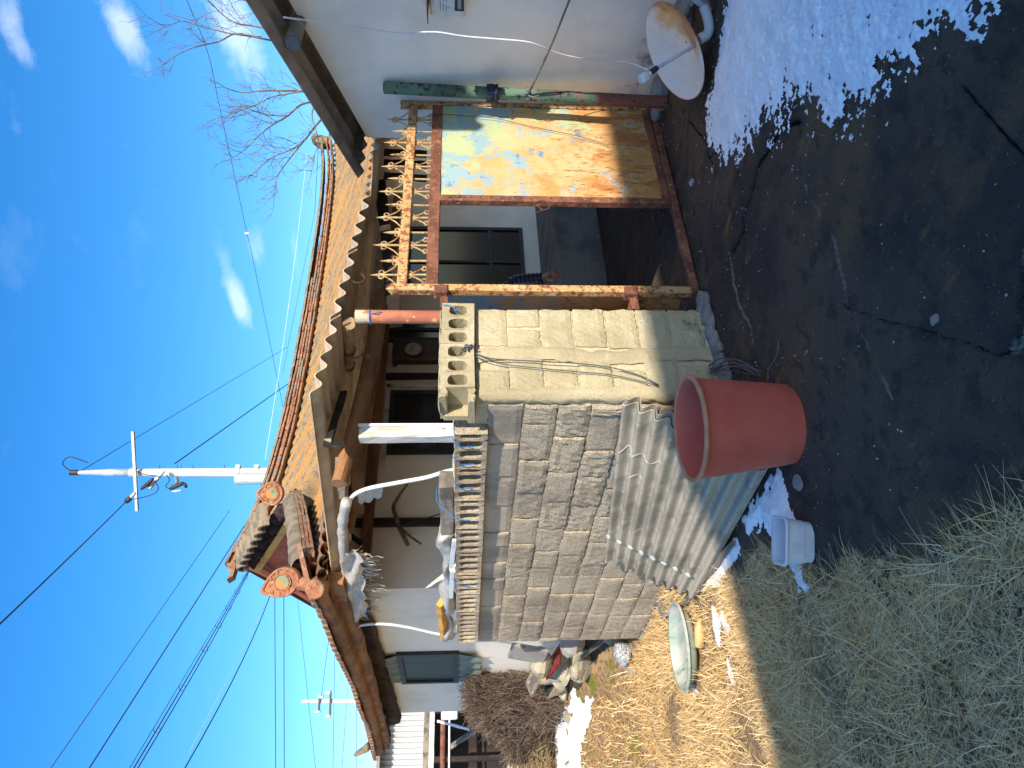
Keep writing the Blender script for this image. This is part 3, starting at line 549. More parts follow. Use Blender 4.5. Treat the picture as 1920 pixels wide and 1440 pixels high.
# trowelled plaster over the corner and between the two columns of blocks
def smear(pts, w, d, seed, axis):
    mb = MB(); s_ = random.Random(seed); rows_ = []
    for (x, y, z) in pts:
        row = []
        for k in range(8):
            f = k/7*2-1; dep = d*(1-f*f)**.5 if abs(f) < 1 else 0
            dx = f*w*(1+s_.uniform(-.25, .25)); n_ = dep+s_.uniform(-.003, .004)
            row.append((x+dx, y-n_, z) if axis == 'y' else ((x-n_, y+dx, z) if axis == 'x' else (x+dx*.7-n_*.7, y-dx*.7-n_*.7, z)))
        rows_.append(row)
    mb.grid(rows_); return mb
build('plaster', smear([(2.875+.02*math.sin(z*7), YP+.004, z) for z in np.arange(-.05, 1.44, .045)], .05, .012, 3, 'y'), M['pier'], pier, smooth=True)
build('plaster', smear([(2.60, YP+.03, z) for z in np.arange(-.05, 1.44, .04)], .045, .038, 4, 'd'), M['pier'], pier, smooth=True)
pc = [hole_block('cap_block', [(-.16, -.054, .038, .054), (-.054, .054, .039, .056), (.054, .16, .037, .053)], .195, .23, M['pier'], 30), hole_block('cap_block', [(-.16, -.05, .04, .056), (-.05, .05, .036, .054), (.05, .16, .039, .055)], .195, .23, M['pier'], 31)]
inst('cap_block', pc[0], pier, (3.08, YP+.185, 1.452), Matrix.Rotation(.01, 4, 'Y'))
inst('cap_block', pc[1], pier, (2.757, YP+.18, 1.455), Matrix.Rotation(-.012, 4, 'Y'))
mb = MB(); mb.timber((2.50, YP+.06, 1.472), (2.605, YP+.06, 1.47), .205, .036, 91, n=6, jit=.007); mb.timber((2.535, YP+.06, 1.628), (2.605, YP+.06, 1.63), .205, .04, 92, n=5, jit=.008); mb.timber((2.52, YP+.145, 1.55), (2.605, YP+.145, 1.55), .05, .16, 93, n=5, jit=.006); mb.timber((2.598, YP+.05, 1.55), (2.612, YP+.05, 1.55), .2, .17, 94, n=2, jit=.003)
build('cap_end', mb, M['pier'], pier)
mb = MB()
for i in range(12): mb.rock((2.56+i*.057, YP+.06+q.uniform(-.05, .05), 1.652), (.11, .16, .022), seed=200+i)
build('mortar_crust', mb, M['pier'], pier)
mb = MB()
for i in range(14): mb.rock((2.62+i*.053, YP-.03+q.uniform(-.03, .02), ghs(2.62+i*.053, 3.45)+.01), (.2, .12+.04*q.random(), .05+.04*q.random()), seed=220+i)
build('footing', mb, M['grey_conc'], pier)
# ------------------------------------------------------------------ rusty iron gate
gate = empty('iron_gate', (4.3, YP, .0), 'rusty iron gate with spear-topped scrollwork, faded yellow and blue panel on its right half', 'gate')
GYc = YP+.0
mb = MB(); mb.timber((3.395, GYc, .03), (3.40, GYc, 1.96), .055, .05, 1, n=12, jit=.0015, up=(0, 1, 0)); mb.add([(3.372, GYc-.026, 1.96), (3.428, GYc-.026, 1.96), (3.428, GYc+.026, 1.96), (3.372, GYc+.026, 1.96), (3.40, GYc, 2.0)], [(0, 1, 4), (1, 2, 4), (2, 3, 4), (3, 0, 4)])
build('gate_stile', mb, M['rust_yellow'], gate)
mb = MB(); mb.timber((5.385, GYc, .0), (5.385, GYc, 2.0), .05, .05, 2, n=12, jit=.0015, up=(0, 1, 0)); build('gate_stile', mb, M['rust_yellow'], gate)
mb = MB(); mb.box((4.39, GYc-.004, 1.90), (1.94, .05, .062), ch=.004); build('gate_rail', mb, M['rust_yellow'], gate)
mb = MB(); mb.box((4.39, GYc-.002, 1.713), (1.94, .046, .078), ch=.004); build('gate_rail', mb, M['rust'], gate)
mb = MB(); mb.timber((3.36, GYc-.01, .045), (5.41, GYc-.01, .02), .05, .05, 4, n=14, jit=.002); build('gate_rail', mb, M['rust'], gate)
# door leaf, closed
leaf = []
nx, nz_ = 26, 30
mb = MB(); X0, X1, Z0, Z1 = 4.275, 5.352, .06, 1.672
mb.grid([[(X0+(X1-X0)*i/nx, GYc-.018+.004*math.sin(i*.7+j*.2)+.003*math.sin(j*.9), Z0+(Z1-Z0)*j/nz_) for j in range(nz_+1)] for i in range(nx+1)])
mb.box(((X0+X1)/2, GYc-.004, (Z0+Z1)/2), (X1-X0, .008, Z1-Z0))
panel = build('gate_panel', mb, M['gate_panel'], gate, smooth=False, label='sheet panel with peeling yellow, pale green and blue paint')
mb = MB(); mb.box((4.245, GYc-.012, .87), (.06, .05, 1.62), ch=.004); build('leaf_stile', mb, M['rust'], gate)
mb = MB(); mb.box((4.8, GYc-.014, .085), (1.06, .036, .05), ch=.004); build('leaf_rail', mb, M['rust'], gate)
mb = MB(); rv = random.Random(5)
for i in range(22):
    for x in (4.245, 5.357): mb.lathe([(.0, .006), (.006, .004), (.008, 0)], (x+rv.uniform(-.004, .004), GYc-.040 if x < 5 else GYc-.026, .14+i*.07), 6, Matrix.Rotation(math.pi/2, 3, 'X'))
build('rivet', mb, M['rust'], gate, kind='stuff')
# coiled wire latch on the meeting stile
cp = on_y(1019, 384, GYc-.075); mb = MB()
mb.tube([(cp.x+r*math.cos(t), GYc-.06-.004*t/6, cp.z+r*math.sin(t)*1.0) for t, r in [(k*.35, .018+.0022*k*.9) for k in range(46) if .018+.0022*k*.9 < .062]], .005, 5)
mb.tube([(cp.x-.055, GYc-.05, cp.z+.06), (cp.x-.02, GYc-.06, cp.z-.03), (cp.x+.03, GYc-.055, cp.z-.075)], .003, 5)
build('latch_coil', mb, M['rust_wire'], gate)
# loose wire hung across the panel
mb = MB(); mb.tube(catmull([on_y(a, b, GYc-.04) for a, b in ((818, 212), (870, 217), (930, 222), (1000, 238), (1060, 250), (1110, 262), (1140, 274))], 4), .0026, 5); build('loose_wire', mb, M['rust_wire'], gate)
# scrollwork: tall and short spears
def spiral(cx, cz, r0, r1, t0, t1, n=14): return [(cx+(r0+(r1-r0)*k/n)*math.cos(t0+(t1-t0)*k/n), cz+(r0+(r1-r0)*k/n)*math.sin(t0+(t1-t0)*k/n)) for k in range(n+1)]
def flat(pts, y): return [(x, y, z) for x, z in pts]
tall = [on_y(770, b, GYc).x for b in (224, 268, 312, 359, 408, 460, 515)]; short = [on_y(770, b, GYc).x for b in (247, 291, 336, 385, 436, 489)]
def spear_mesh(top, name):
    mb = MB(); mb.tube([(0, 0, 1.75), (0, 0, top-.09)], .0075, 6); mb.tube([(0, 0, top-.095), (0, 0, top-.075), (0, 0, top-.05), (0, 0, top)], [.008, .0115, .010, .001], 6); mb.v = [(x, y, z-1.75) for x, y, z in mb.v]
    me = bpy.data.meshes.new(name); me.from_pydata(mb.v, [], mb.f); me.materials.append(M['iron']); me.update(); return me
sp_t, sp_s = spear_mesh(2.105, 'spear'), spear_mesh(2.05, 'spear')
mb = MB()
for s_ in (-1, 1):   # S-scroll pair below the upper rail
    pts = [(s_*.012, 1.845)]+[(s_*.018, 1.835), (s_*.032, 1.81), (s_*.05, 1.785), (s_*.066, 1.77)]+[(s_*x, z) for x, z in spiral(.052, 1.768-.0, .024, .006, .6, -6.4, 20)]
    pts = catmull([Vector((x, 0, z)) for x, z in pts[:5]], 3)+[Vector((x, 0, z)) for x, z in pts[6:]]
    mb.tube(pts, .0052, 5)
    mb.tube(flat([(s_*x, z) for x, z in spiral(.018, 1.858, .013, .010, -1.6, 4.4, 12)], 0), .0048, 5)
mb.v = [(x, y, z-1.75) for x, y, z in mb.v]; sc_l = bpy.data.meshes.new('scroll'); sc_l.from_pydata(mb.v, [], mb.f); sc_l.materials.append(M['iron'])
mb = MB()
for s_ in (-1, 1):   # rings and braces above the upper rail
    mb.tube(flat([(s_*x, z) for x, z in spiral(.02, 2.035, .018, .013, -2.2, 3.9, 12)], 0), .0048, 5)
    mb.tube([(s_*.008, 0, 2.022), (s_*.05, 0, 1.968), (s_*.098, 0, 1.93)], .0045, 5)
mb.v = [(x, y, z-1.75) for x, y, z in mb.v]; sc_t = bpy.data.meshes.new('scroll'); sc_t.from_pydata(mb.v, [], mb.f); sc_t.materials.append(M['iron'])
mb = MB()
for s_ in (-1, 1): mb.tube(flat([(s_*x, z) for x, z in spiral(.022, 1.953, .021, .008, -2.6, 6.0, 18)], 0), .0048, 5)
mb.v = [(x, y, z-1.75) for x, y, z in mb.v]; sc_s = bpy.data.meshes.new('scroll'); sc_s.from_pydata(mb.v, [], mb.f); sc_s.materials.append(M['iron'])
for x in tall:
    inst('spear', sp_t, gate, (x, GYc, 1.75), Matrix.Rotation(q.uniform(-.02, .02), 4, 'Y')); inst('scroll', sc_l, gate, (x, GYc, 1.75)); inst('scroll', sc_t, gate, (x, GYc, 1.75), Matrix.Rotation(q.uniform(-.03, .03), 4, 'Y'))
for x in short: inst('spear', sp_s, gate, (x, GYc, 1.75), Matrix.Rotation(q.uniform(-.02, .02), 4, 'Y')); inst('scroll', sc_s, gate, (x, GYc, 1.75))
# brackets on the hinge side
for z in (1.655, .46):
    mb = MB(); mb.box((3.375, GYc-.004, z), (.07, .07, .085), ch=.006); mb.box((3.30, GYc+.06, z-.02), (.10, .12, .05), ch=.005); build('hinge_bracket', mb, M['rust'], gate)
# the other leaf stands open into the yard
ol = build('open_gate_leaf', MB().box((3.44, GYc+.52, .87), (.03, .92, 1.56), rot=Matrix.Rotation(.06, 3, 'Z')), M['gate_panel'], gate)
# hinge pipe
mb = MB(); mb.tube([(3.275, YP+.13, -.1), (3.278, YP+.13, 1.0), (3.285, YP+.13, 2.19)], .043, 18)
build('gate_post', mb, M['red_pipe'], None, 'round red oxide steel pipe standing between the block pier and the gate', 'post', smooth=False)
# ------------------------------------------------------------------ house on the right: gable wall beside the dish
WS = .26
def xw(y): return 5.42+WS*(y-3.5)
def xr(y): return xw(y)-.34
r0, r1 = on_x(470, 0, xr(2.5)), on_x(688, 358, xr(4.1))
slope = (r1.z-r0.z)/(r1.y-r0.y)
def zr(y): return r0.z+slope*(y-r0.y)
YR = -.8; YB = 3.9; YF = -.82
house2 = empty('white_house', (7.2, YR, 0), 'white plastered house with a low corrugated roof behind the satellite dish', 'house')
def zroof(y): return zr(y) if y > YR else zr(2*YR-y)
prof = [(YF, -.1), (YB, -.1), (YB, zr(YB)-.10), (YR, zr(YR)-.10), (YF, zroof(YF)-.10)]
mb = MB(); mb.prism([(xw(y), y, z) for y, z in prof], (.2, 0, 0)); mb.box((7.4, YB-.1+.001, 1.1), (3.5, .19, 2.3)); build('wall', mb, M['plaster'], house2)
mb = MB(); mb.prism([(xw(YF)-.09, YF, -.1), (xw(YB)-.09, YB, -.1), (xw(YB)-.08, YB, .03), (xw(YF)-.08, YF, .05)], (.1, 0, 0)); build('plinth', mb, M['grey_conc'], house2)
rf = None
for k in range(3):
    x0 = k*1.75; n_ = Vector((0, -slope, 1))
    A = (xr(YR)+x0, YR, zr(YR)); B = (xr(YR)+x0+1.80, YR, zr(YR)); D = (xr(4.08)+x0, 4.08, zr(4.08)); C_ = (xr(4.08)+x0+1.80, 4.08, zr(4.08))
    mb = MB(); mb.sheet(A, B, C_, D, 10, .024, .008, nrm=n_, nv=5, phase=2.2); o_ = build('roof_sheet', mb, M['slate_dark'], house2, smooth=True)
    o_.location.z += .004*k
e = on_x(523, 80, xr(2.9)+.02); e.z = min(e.z, zr(e.y)-.085)
mb = MB(); mb.log((e.x, e.y, e.z), (e.x+1.2, e.y+.02, e.z), .052, .058, 3, n=7, m=16, jit=.06); build('purlin', mb, M['grey_wood'], house2)
mb = MB(); mb.lathe([(0, 0), (.045, 0), (.051, .006), (.052, .014)], (e.x-.012, e.y, e.z), 16, Matrix.Rotation(math.pi/2, 3, 'Y')); build('purlin_end', mb, M['cable_grey'], house2)
e2 = on_x(648, 288, xw(3.9)-.30); e2.z = min(e2.z, zr(e2.y)-.07)
mb = MB(); mb.timber((e2.x, e2.y, e2.z-.0), (e2.x+1.0, e2.y+.03, e2.z), .05, .06, 5, jit=.002); build('purlin', mb, M['dark_wood'], house2)
# electricity meter
em = empty('electricity_meter', on_x(840, -30, xw(2.4)-.05), 'white electricity meter with a dark display frame high on the white wall', 'meter')
c0 = on_x(838, -22, xw(2.45)); px_ = .0041
wq = Matrix.Rotation(-math.atan(WS), 3, 'Z')
def onwall(a, b, off=0.0):
    d = sight(a, b); t = (5.42-off-WS*3.5)/(d.x-WS*d.y); return EYE+d*t
def plate(name, a0, a1, b0, b1, off, dep, material, parent, ch=.004):
    p, p2 = onwall(a0, b0, off), onwall(a1, b1, off); mb = MB(); mb.box(((p.x+p2.x)/2, (p.y+p2.y)/2, (p.z+p2.z)/2), (dep, abs(p2.y-p.y), abs(p2.z-p.z)), rot=wq, ch=ch); return build(name, mb, material, parent)
plate('case', 803, 873, -75, 25, .045, .09, M['meter'], em, .008)
plate('dial_window', 810, 822, -60, 17, .094, .008, M['container'], em)
fr = plate('display_frame', 852, 870, -60, 22, .094, .012, M['frame_dark'], em)
plate('display', 858, 865, -55, 18, .1015, .006, mat('lcd_glass', S(120, 138, 156), rough=.15), fr, .001)
pl_ = plate('name_plate', 824, 849, -60, 22, .093, .006, mat('name_plate', S(206, 212, 218), rough=.5), em, .001)
for (a, segs) in ((826, ((-40, -8), (2, 20))), (831.5, ((-40, -20), (-14, 3), (6, 20))), (837, ((-30, 6), (9, 20))), (842, ((13, 15.5),))):
    for (b0, b1) in segs: plate('print', a-.7, a+.7, b0, b1, .0968, .0012, M['frame_dark'], pl_, 0)
plate('cover', 796, 803.5, -80, 30, .075, .17, M['rust'], em, .003)
# white cable down the wall
pts = [onwall(a, b, o) for a, b, o in ((531, 32, .30), (560, 36, .27), (600, 40, .22), (640, 46, .20), (700, 56, .17), (755, 62, .17), (815, 60, .17), (870, 68, .18), (930, 73, .19), (985, 78, .19), (1012, 86, .17), (1040, 98, .12), (1075, 107, .07), (1120, 113, .05), (1165, 115, .06), (1180, 117, .2))]
lnb = far(1208, 144, 5.35)
mb = MB(); mb.tube(catmull(pts+[far(1214, 131, 4.62)], 5), .0058, 6); build('white_cable', mb, M['white_pvc'], None, 'white coaxial cable hanging down the white wall to the dish', 'cable', smooth=True)
# nest of dust under the eave is left to the plaster; green pole, rope and cloth
pb, ptp = on_z(1250, 192, .0), on_x(720, 164, 5.32)
mb = MB(); mb.tube([pb, pb.lerp(ptp, .5), ptp], .046, 16); build('steel_pole', mb, M['green_pole'], None, 'mossy green steel pole leaning on the white wall right of the gate', 'pole', smooth=False)
tie = pb.lerp(ptp, .49); tn = (ptp-pb).normalized()
mb = MB(); rp0 = on_x(1070, -6, 4.95); rpk = (.7-rp0.y)/(rp0.y-tie.y); rpe = Vector((xw(.7)-.02, .7, rp0.z+(rp0.z-tie.z)*rpk))
mb.tube(catmull([tie+Vector((-.045, -.03, 0)), tie.lerp(rp0, .5)-Vector((0, 0, .012)), rp0, rpe], 5), .0075, 6)
for k in range(3): mb.tube([tie+tn*(k*.012-.012)+Vector((.053*math.cos(t), .053*math.sin(t), 0)) for t in [x*.45 for x in range(15)]], .007, 6)
mb.tube([tie+Vector((-.05, -.03, 0)), tie+Vector((-.075, -.03, -.03)), tie+Vector((-.07, -.04, -.08))], .007, 5)
mb.tube([tie+Vector((-.05, -.02, 0)), tie+Vector((-.06, -.05, .04))], .006, 5)
build('rope', mb, M['cable_grey'], None, 'grey rope knotted round the green pole and pulled tight to the upper right', 'rope', smooth=True)
tc_ = pb.lerp(ptp, .615); mb = MB(); qq = random.Random(2)
for k in range(5):
    r_ = .052+.006*qq.random(); zz = (k-2)*.014
    mb.tube([tc_+tn*(zz+.006*math.sin(t*2+k))+Vector((r_*math.cos(t), r_*math.sin(t), 0)) for t in [x*.42 for x in range(16)]], .010+.003*qq.random(), 6)
for k in range(3): mb.tube(catmull([tc_+Vector((-.02+.02*k, -.055, .0)), tc_+Vector((-.06+.02*k, -.06, -.03)), tc_+Vector((-.10+.02*k, -.05, -.02-.03*k))], 4), [.012]*8+[.006], 6)
build('cloth_strip', mb, M['navy'], None, 'dark navy cloth strip wound round the green pole', 'cloth', smooth=True)
# ------------------------------------------------------------------ satellite dish
DC = far(1263, 98, 4.83); _v = sight(1263, 98).normalized(); _r = _v.cross(UPV).normalized(); _u = _r.cross(_v)
nrm = (-_v*.50-_r*.39+_u*.77).normalized(); da = (-_r*.89-_u*.45); da = (da-nrm*da.dot(nrm)).normalized(); db = nrm.cross(da)
RD = Matrix((da, db, nrm)).transposed()
dish = empty('satellite_dish', (DC.x, DC.y, ghs(DC.x, DC.y)), 'white satellite dish with a rust stain lying at the foot of the white wall', 'satellite dish')
mb = MB(); R_ = .295
prof = [(.0, -.075)]+[(R_*k/10, -.075+.075*(k/10)**2) for k in range(1, 11)]+[(R_+.012, .002), (R_+.014, -.008), (R_+.004, -.012)]+[(R_*k/10, -.085+.075*(k/10)**2) for k in range(9, -1, -1)]
mb.lathe(prof, DC, 44, RD, 1.0, .93); refl = build('reflector', mb, M['dish'], dish, smooth=True)
mb = MB()
for (u, v) in ((-.02, .06), (.04, .06), (-.03, -.08), (.05, -.07)):
    mb.lathe([(0, .004), (.007, .003), (.009, 0)], DC+RD@Vector((u, v, -.073)), 8, RD)
build('bolt', mb, M['rust'], refl, kind='stuff')
a0, a1 = far(1322, 74, 4.72), far(1231, 128, 4.6); l0 = far(1207, 146, 4.54)
mb = MB(); mb.timber(a0, a1, .018, .016, 3, jit=.0006); build('feed_arm', mb, M['light_steel'], dish)
mb = MB(); mb.tube([a1, a1.lerp(l0, .55)], .018, 10); arm2 = build('feed_clamp', mb, M['navy'], dish)
mb = MB(); lx = (l0-a1).normalized(); ly = lx.orthogonal().normalized(); RL = Matrix((lx, ly, lx.cross(ly))).transposed()
mb.box(l0, (.06, .048, .052), rot=RL, ch=.01); mb.tube([l0-lx*.035, l0-lx*.06], .017, 12); build('feed_horn', mb, M['meter'], dish)
mp_ = [far(a, b, d) for a, b, d in ((1312, 73, 4.66), (1325, 66, 4.67), (1330, 52, 4.68), (1326, 30, 4.70), (1320, 14, 4.72))]
mb = MB(); mb.tube(catmull(mp_, 4), .031, 12); build('mount_pipe', mb, M['light_steel'], dish, smooth=True)
pf = far(1312, 2, 4.74); mb = MB(); mb.box(pf, (.10, .03, .16), rot=Matrix.Rotation(.5, 3, 'X'), ch=.004)
for k in range(6):
    c_ = pf+Vector((q.uniform(-.07, .07), q.uniform(-.05, .05), q.uniform(-.04, .05))); mb.tube([c_, c_+Vector((q.uniform(-.05, .05), q.uniform(-.04, .02), q.uniform(-.03, .05)))], .006, 5)
build('mount_bracket', mb, M['light_steel'], dish)
mb = MB(); mb.tube([a0, mp_[0]], .014, 8); build('back_bracket', mb, M['rust'], dish)
# broken foundation stones behind the dish
for k, (a, b, sx, sy, sz) in enumerate(((1232, 175, .22, .3, .16), (1290, 62, .16, .3, .12), (1296, 25, .16, .32, .13), (1222, 205, .2, .2, .1), (1255, 30, .14, .3, .2))):
    p = onwall(a, b, .14); mb = MB(); mb.rock((p.x, p.y, ghs(p.x, p.y)+sz*.25), (sx, sy, sz), seed=300+k)
    build('foundation_stone', mb, M['grey_conc'], None, ('cracked grey footing stone by the foot of the green pole', 'cracked grey footing stone behind the dish rim', 'grey footing stone behind the dish mount pipe', 'small grey footing stone between gate and green pole', 'grey footing block against the wall above the dish')[k], 'stone', 'footing stones along the white wall')
# ------------------------------------------------------------------ red tub
tz = -.085; tn_ = on_z(1518, 795, tz); v_ = Vector((tn_.x, tn_.y, 0)).normalized(); tcn = Vector((tn_.x, tn_.y, tz))+v_*.195
RT = Matrix.Rotation(math.radians(-2.2), 3, (FWD.x, FWD.y, 0))
tub = empty('rubber_tub', tcn, 'large dusty red rubber tub standing empty on the dark concrete', 'tub')
mb = MB(); h = .515
prof = [(.0, .0), (.17, .0), (.192, .008), (.196, .025), (.1985, .05), (.2005, .056)]+[(.201+.047*k/9, .06+(h-.085)*k/9) for k in range(1, 10)]+[(.25, h-.022)]
mb.lathe(prof, tcn, 48, RT); build('outside', mb, M['tub'], tub, smooth=True)
mb = MB(); mb.lathe([(.249, h-.024), (.262, h-.020), (.265, h-.008), (.260, h), (.246, h+.001), (.240, h-.006)], tcn, 48, RT); build('rim', mb, M['tub_rim'], tub, smooth=True)
mb = MB(); mb.lathe([(.241, h-.005), (.232, h-.06), (.19, .05), (.17, .03), (0, .028)], tcn, 48, RT); build('inside', mb, M['tub'], tub, smooth=True)
# ------------------------------------------------------------------ corrugated sheets leaning on the block wall
A, B = on_x(1176, 744, XW-.075), on_x(1140, 1043, XW-.06); C_, D = on_z(1322, 1112, -.19), on_z(1452, 872, -.06)
C_.z = ghs(C_.x, C_.y)+.03; D.z = ghs(D.x, D.y)+.03
nS = (B-A).cross(D-A).normalized(); nS = nS if nS.dot(Vector((-1, 0, .5))) > 0 else -nS
def lean_sheet(off, da_, seed, label):
    o1 = nS*off; mb = MB()
    mb.sheet(A+o1+(B-A).normalized()*da_, D+o1+(C_-D).normalized()*da_, C_+o1+(C_-D).normalized()*da_*.6, B+o1+(B-A).normalized()*da_*.6, 8.5, .027, .0075, nu_per=12, nv=8, nrm=nS, phase=.6)
    return build('corrugated_sheet', mb, M['slate'], None, label, 'roofing sheet', 'corrugated sheets leaning on the block wall', smooth=True)
s1 = lean_sheet(.032, .0, 1, 'front corrugated cement sheet with white paint daubs, leaning on the block wall')
lean_sheet(.012, -.03, 2, 'hindmost corrugated cement sheet, only its wavy ends showing behind the front one')
for k in range(8):
    u = ((k+.0)+.25-.6/6.283)/8.5; v = .78+.004*k; p = (A*(1-u)+D*u)*(1-v)+(B*(1-u)+C_*u)*v+nS*(.032+.027+.0045)
    mb = MB(); R3 = Matrix(((B-A).normalized(), nS.cross((B-A).normalized()), nS)).transposed()
    mb.rock(p, (.05+.02*q.random(), .036+.012*q.random(), .008), seed=400+k, R=R3 @ Matrix.Rotation(q.uniform(-.5, .5), 3, 'Z')); build('paint_daub', mb, M['paint_drop'], s1)
for (v, u0, u1) in ((.22, .02, .34), (.34, .13, .22)):   # chipped cross-cracks, pale broken edges
    mb = MB(); mb.tube([(A*(1-u)+D*u)*(1-v-.01*math.sin(u*70))+(B*(1-u)+C_*u)*(v+.01*math.sin(u*70))+nS*(.032+.027*math.sin(2*math.pi*8.5*u+.6)+.005) for u in np.linspace(u0, u1, 44)], .002, 5)
    build('broken_edge', mb, M['paint_drop'], s1)
# ------------------------------------------------------------------ white plastic box
def rrect(w, d, r, n=5):
    out = []
    for (cx, cy, t0) in ((w/2-r, d/2-r, 0), (-w/2+r, d/2-r, 90), (-w/2+r, -d/2+r, 180), (w/2-r, -d/2+r, 270)):
        out += [(cx+r*math.cos(math.radians(t0+90*k/n)), cy+r*math.sin(math.radians(t0+90*k/n))) for k in range(n+1)]
    return out
bz = -.11; bb = on_z(1526, 1022, bz); bc = Vector((bb.x, bb.y, ghs(bb.x, bb.y)))+Vector((FWD.x, FWD.y, 0)).normalized()*.07
RB = Matrix.Rotation(-CAM_AZ+.12, 3, 'Z') @ Matrix.Rotation(.06, 3, 'Y')
box = empty('plastic_box', bc, 'small translucent white plastic box standing open on the snow', 'box')
mb = MB(); rows_ = []
for (w, d, z) in ((.17, .115, 0), (.186, .13, .004), (.196, .14, .05), (.2, .144, .056), (.212, .155, .135), (.214, .157, .137)):
    rows_.append([bc+RB@Vector((x, y, z)) for x, y in rrect(w, d, .035)])
mb.grid(rows_, wrap=True); mb.f.append(tuple(range(len(rows_[0])-1, -1, -1))); build('outside', mb, M['container'], box, smooth=False)
mb = MB(); mb.grid([[bc+RB@Vector((x, y, z)) for x, y in rrect(w, d, .035)] for w, d, z in ((.214, .157, .134), (.228, .171, .135), (.230, .173, .146), (.222, .165, .15), (.206, .149, .148))], wrap=True); build('rim', mb, M['container'], box, smooth=True)
mb = MB(); rr_ = [[bc+RB@Vector((x, y, z)) for x, y in rrect(w, d, .035)] for w, d, z in ((.207, .15, .147), (.186, .13, .012))]; mb.grid(rr_, wrap=True); mb.f.append(tuple(range(len(rr_[0]), 2*len(rr_[0])))); build('inside', mb, M['container'], box)
# ------------------------------------------------------------------ oval basin in the grass
bz = on_z(1290, 1210, -.2); bz.z = ghs(bz.x, bz.y)+.03
RBn = Matrix.Rotation(-CAM_AZ, 3, 'Z') @ Matrix.Rotation(math.radians(-3), 3, (0, 1, 0))
mb = MB(); mb.lathe([(0, .0), (.26, 0), (.29, .03), (.315, .085), (.33, .088), (.332, .08), (.335, .07)], bz, 44, RBn, 1.0, .80); mb.lathe([(.315, .086), (.29, .04), (.25, .018), (0, .014)], bz, 44, RBn, 1.0, .80)
build('basin', mb, M['basin'], None, 'round shallow pale green basin with worn white rim lying in the dry grass', 'basin', smooth=True)
bo = on_z(1318, 1185, -.2); bo.z = ghs(bo.x, bo.y)+.035; bd = (on_z(1318, 1200, -.2)-on_z(1318, 1160, -.2)).normalized()
mb = MB(); mb.tube([bo-bd*.1, bo-bd*.07, bo-bd*.055, bo-bd*.03, bo+bd*.1, bo+bd*.108], [.016, .017, .022, .036, .036, .026], 14); build('bottle', mb, M['yellow_bottle'], None, 'yellowed plastic bottle lying beside the pale green basin', 'bottle', smooth=True)
hk = on_z(1252, 1138, -.2); hk.z = ghs(hk.x, hk.y)+.05
mb = MB(); mb.tube([hk+Vector((.07*math.cos(t), .07*math.sin(t)*.9, .03*math.sin(t))) for t in [k*.42 for k in range(13)]], .014, 8); build('hose_ring', mb, M['cable_grey'], None, 'broken grey plastic ring lying beside the pale green basin', 'ring', smooth=True)
s0, s1_ = on_z(1286, 1130, -.15), on_z(1380, 1018, -.1)
mb = MB(); mb.timber((s0.x, s0.y, ghs(s0.x, s0.y)+.05), (s1_.x, s1_.y, ghs(s1_.x, s1_.y)+.03), .035, .02, 8); build('lath', mb, M['grey_wood'], None, 'grey wooden lath lying from the basin to the lower edge of the corrugated sheet', 'lath')
# ------------------------------------------------------------------ boards, stones and rubble at the far end of the wall
def gp(a, b, z=-.3, up=0.0): p = on_g(a, b); p.z = ghs(p.x, p.y)+up; return p
p0, p1 = gp(1212, 1135, -.3, .02), gp(1152, 1190, -.3, .16)
mb = MB(); mb.timber(p0, p1, .07, .03, 11, up=(.3, 0, 1)); build('board', mb, M['grey_wood'], None, 'upper of two grey boards leaning at the foot of the block wall', 'board', 'grey boards by the block wall')
p0, p1 = gp(1210, 1145, -.3, .03), gp(1118, 1235, -.3, .2)
mb = MB(); mb.timber(p0, p1, .05, .025, 12, up=(.3, 0, 1)); build('board', mb, M['grey_wood'], None, 'lower, longer of two grey boards leaning at the foot of the block wall', 'board', 'grey boards by the block wall')
for k, (a, b, s_, mk, lab) in enumerate((
        (1180, 1225, (.36, .30, .24), 'granite', 'speckled grey granite stone in the grass below the boards'),
        (1100, 1240, (.75, .55, .34), 'stone', 'large pale flat-topped stone in front of the rubble heap'),
        (1092, 1215, (.34, .3, .3), 'stone', 'mossy pale stone beside the corner of the block wall'),
        (1150, 1190, (.3, .2, .16), 'stone', 'yellowish stone under the leaning boards'),
        (1192, 1258, (.13, .1, .08), 'stone', 'small yellowish stone beside the granite stone'),
        (1070, 1345, (.2, .15, .12), 'stone', 'yellowish stone poking out of the sunlit snow patch'),
        (1062, 1295, (.2, .3, .15), 'stone', 'small pale stone behind the large flat stone'),
        (1302, 342, (.05, .07, .045), 'granite', 'little grey stone on the dark concrete below the gate'),
        (1757, 600, (.035, .05, .03), 'grey_conc', 'dark pointed pebble between the cracks of the concrete'),
        (1410, 905, (.16, .10, .05), 'grey_conc', 'flat mossy stone by the snow heap behind the red tub'),
        (1500, 905, (.12, .09, .02), 'grey_conc', 'flat dark stone between the red tub and the snow heap'))):
    p = gp(a, b, -.3 if k < 7 else -.05 if k < 9 else -.1); mb = MB(); mb.rock((p.x, p.y, p.z+s_[2]*.3), s_, seed=500+k, n=12, k=8); build('stone', mb, M[mk], None, lab, 'stone')
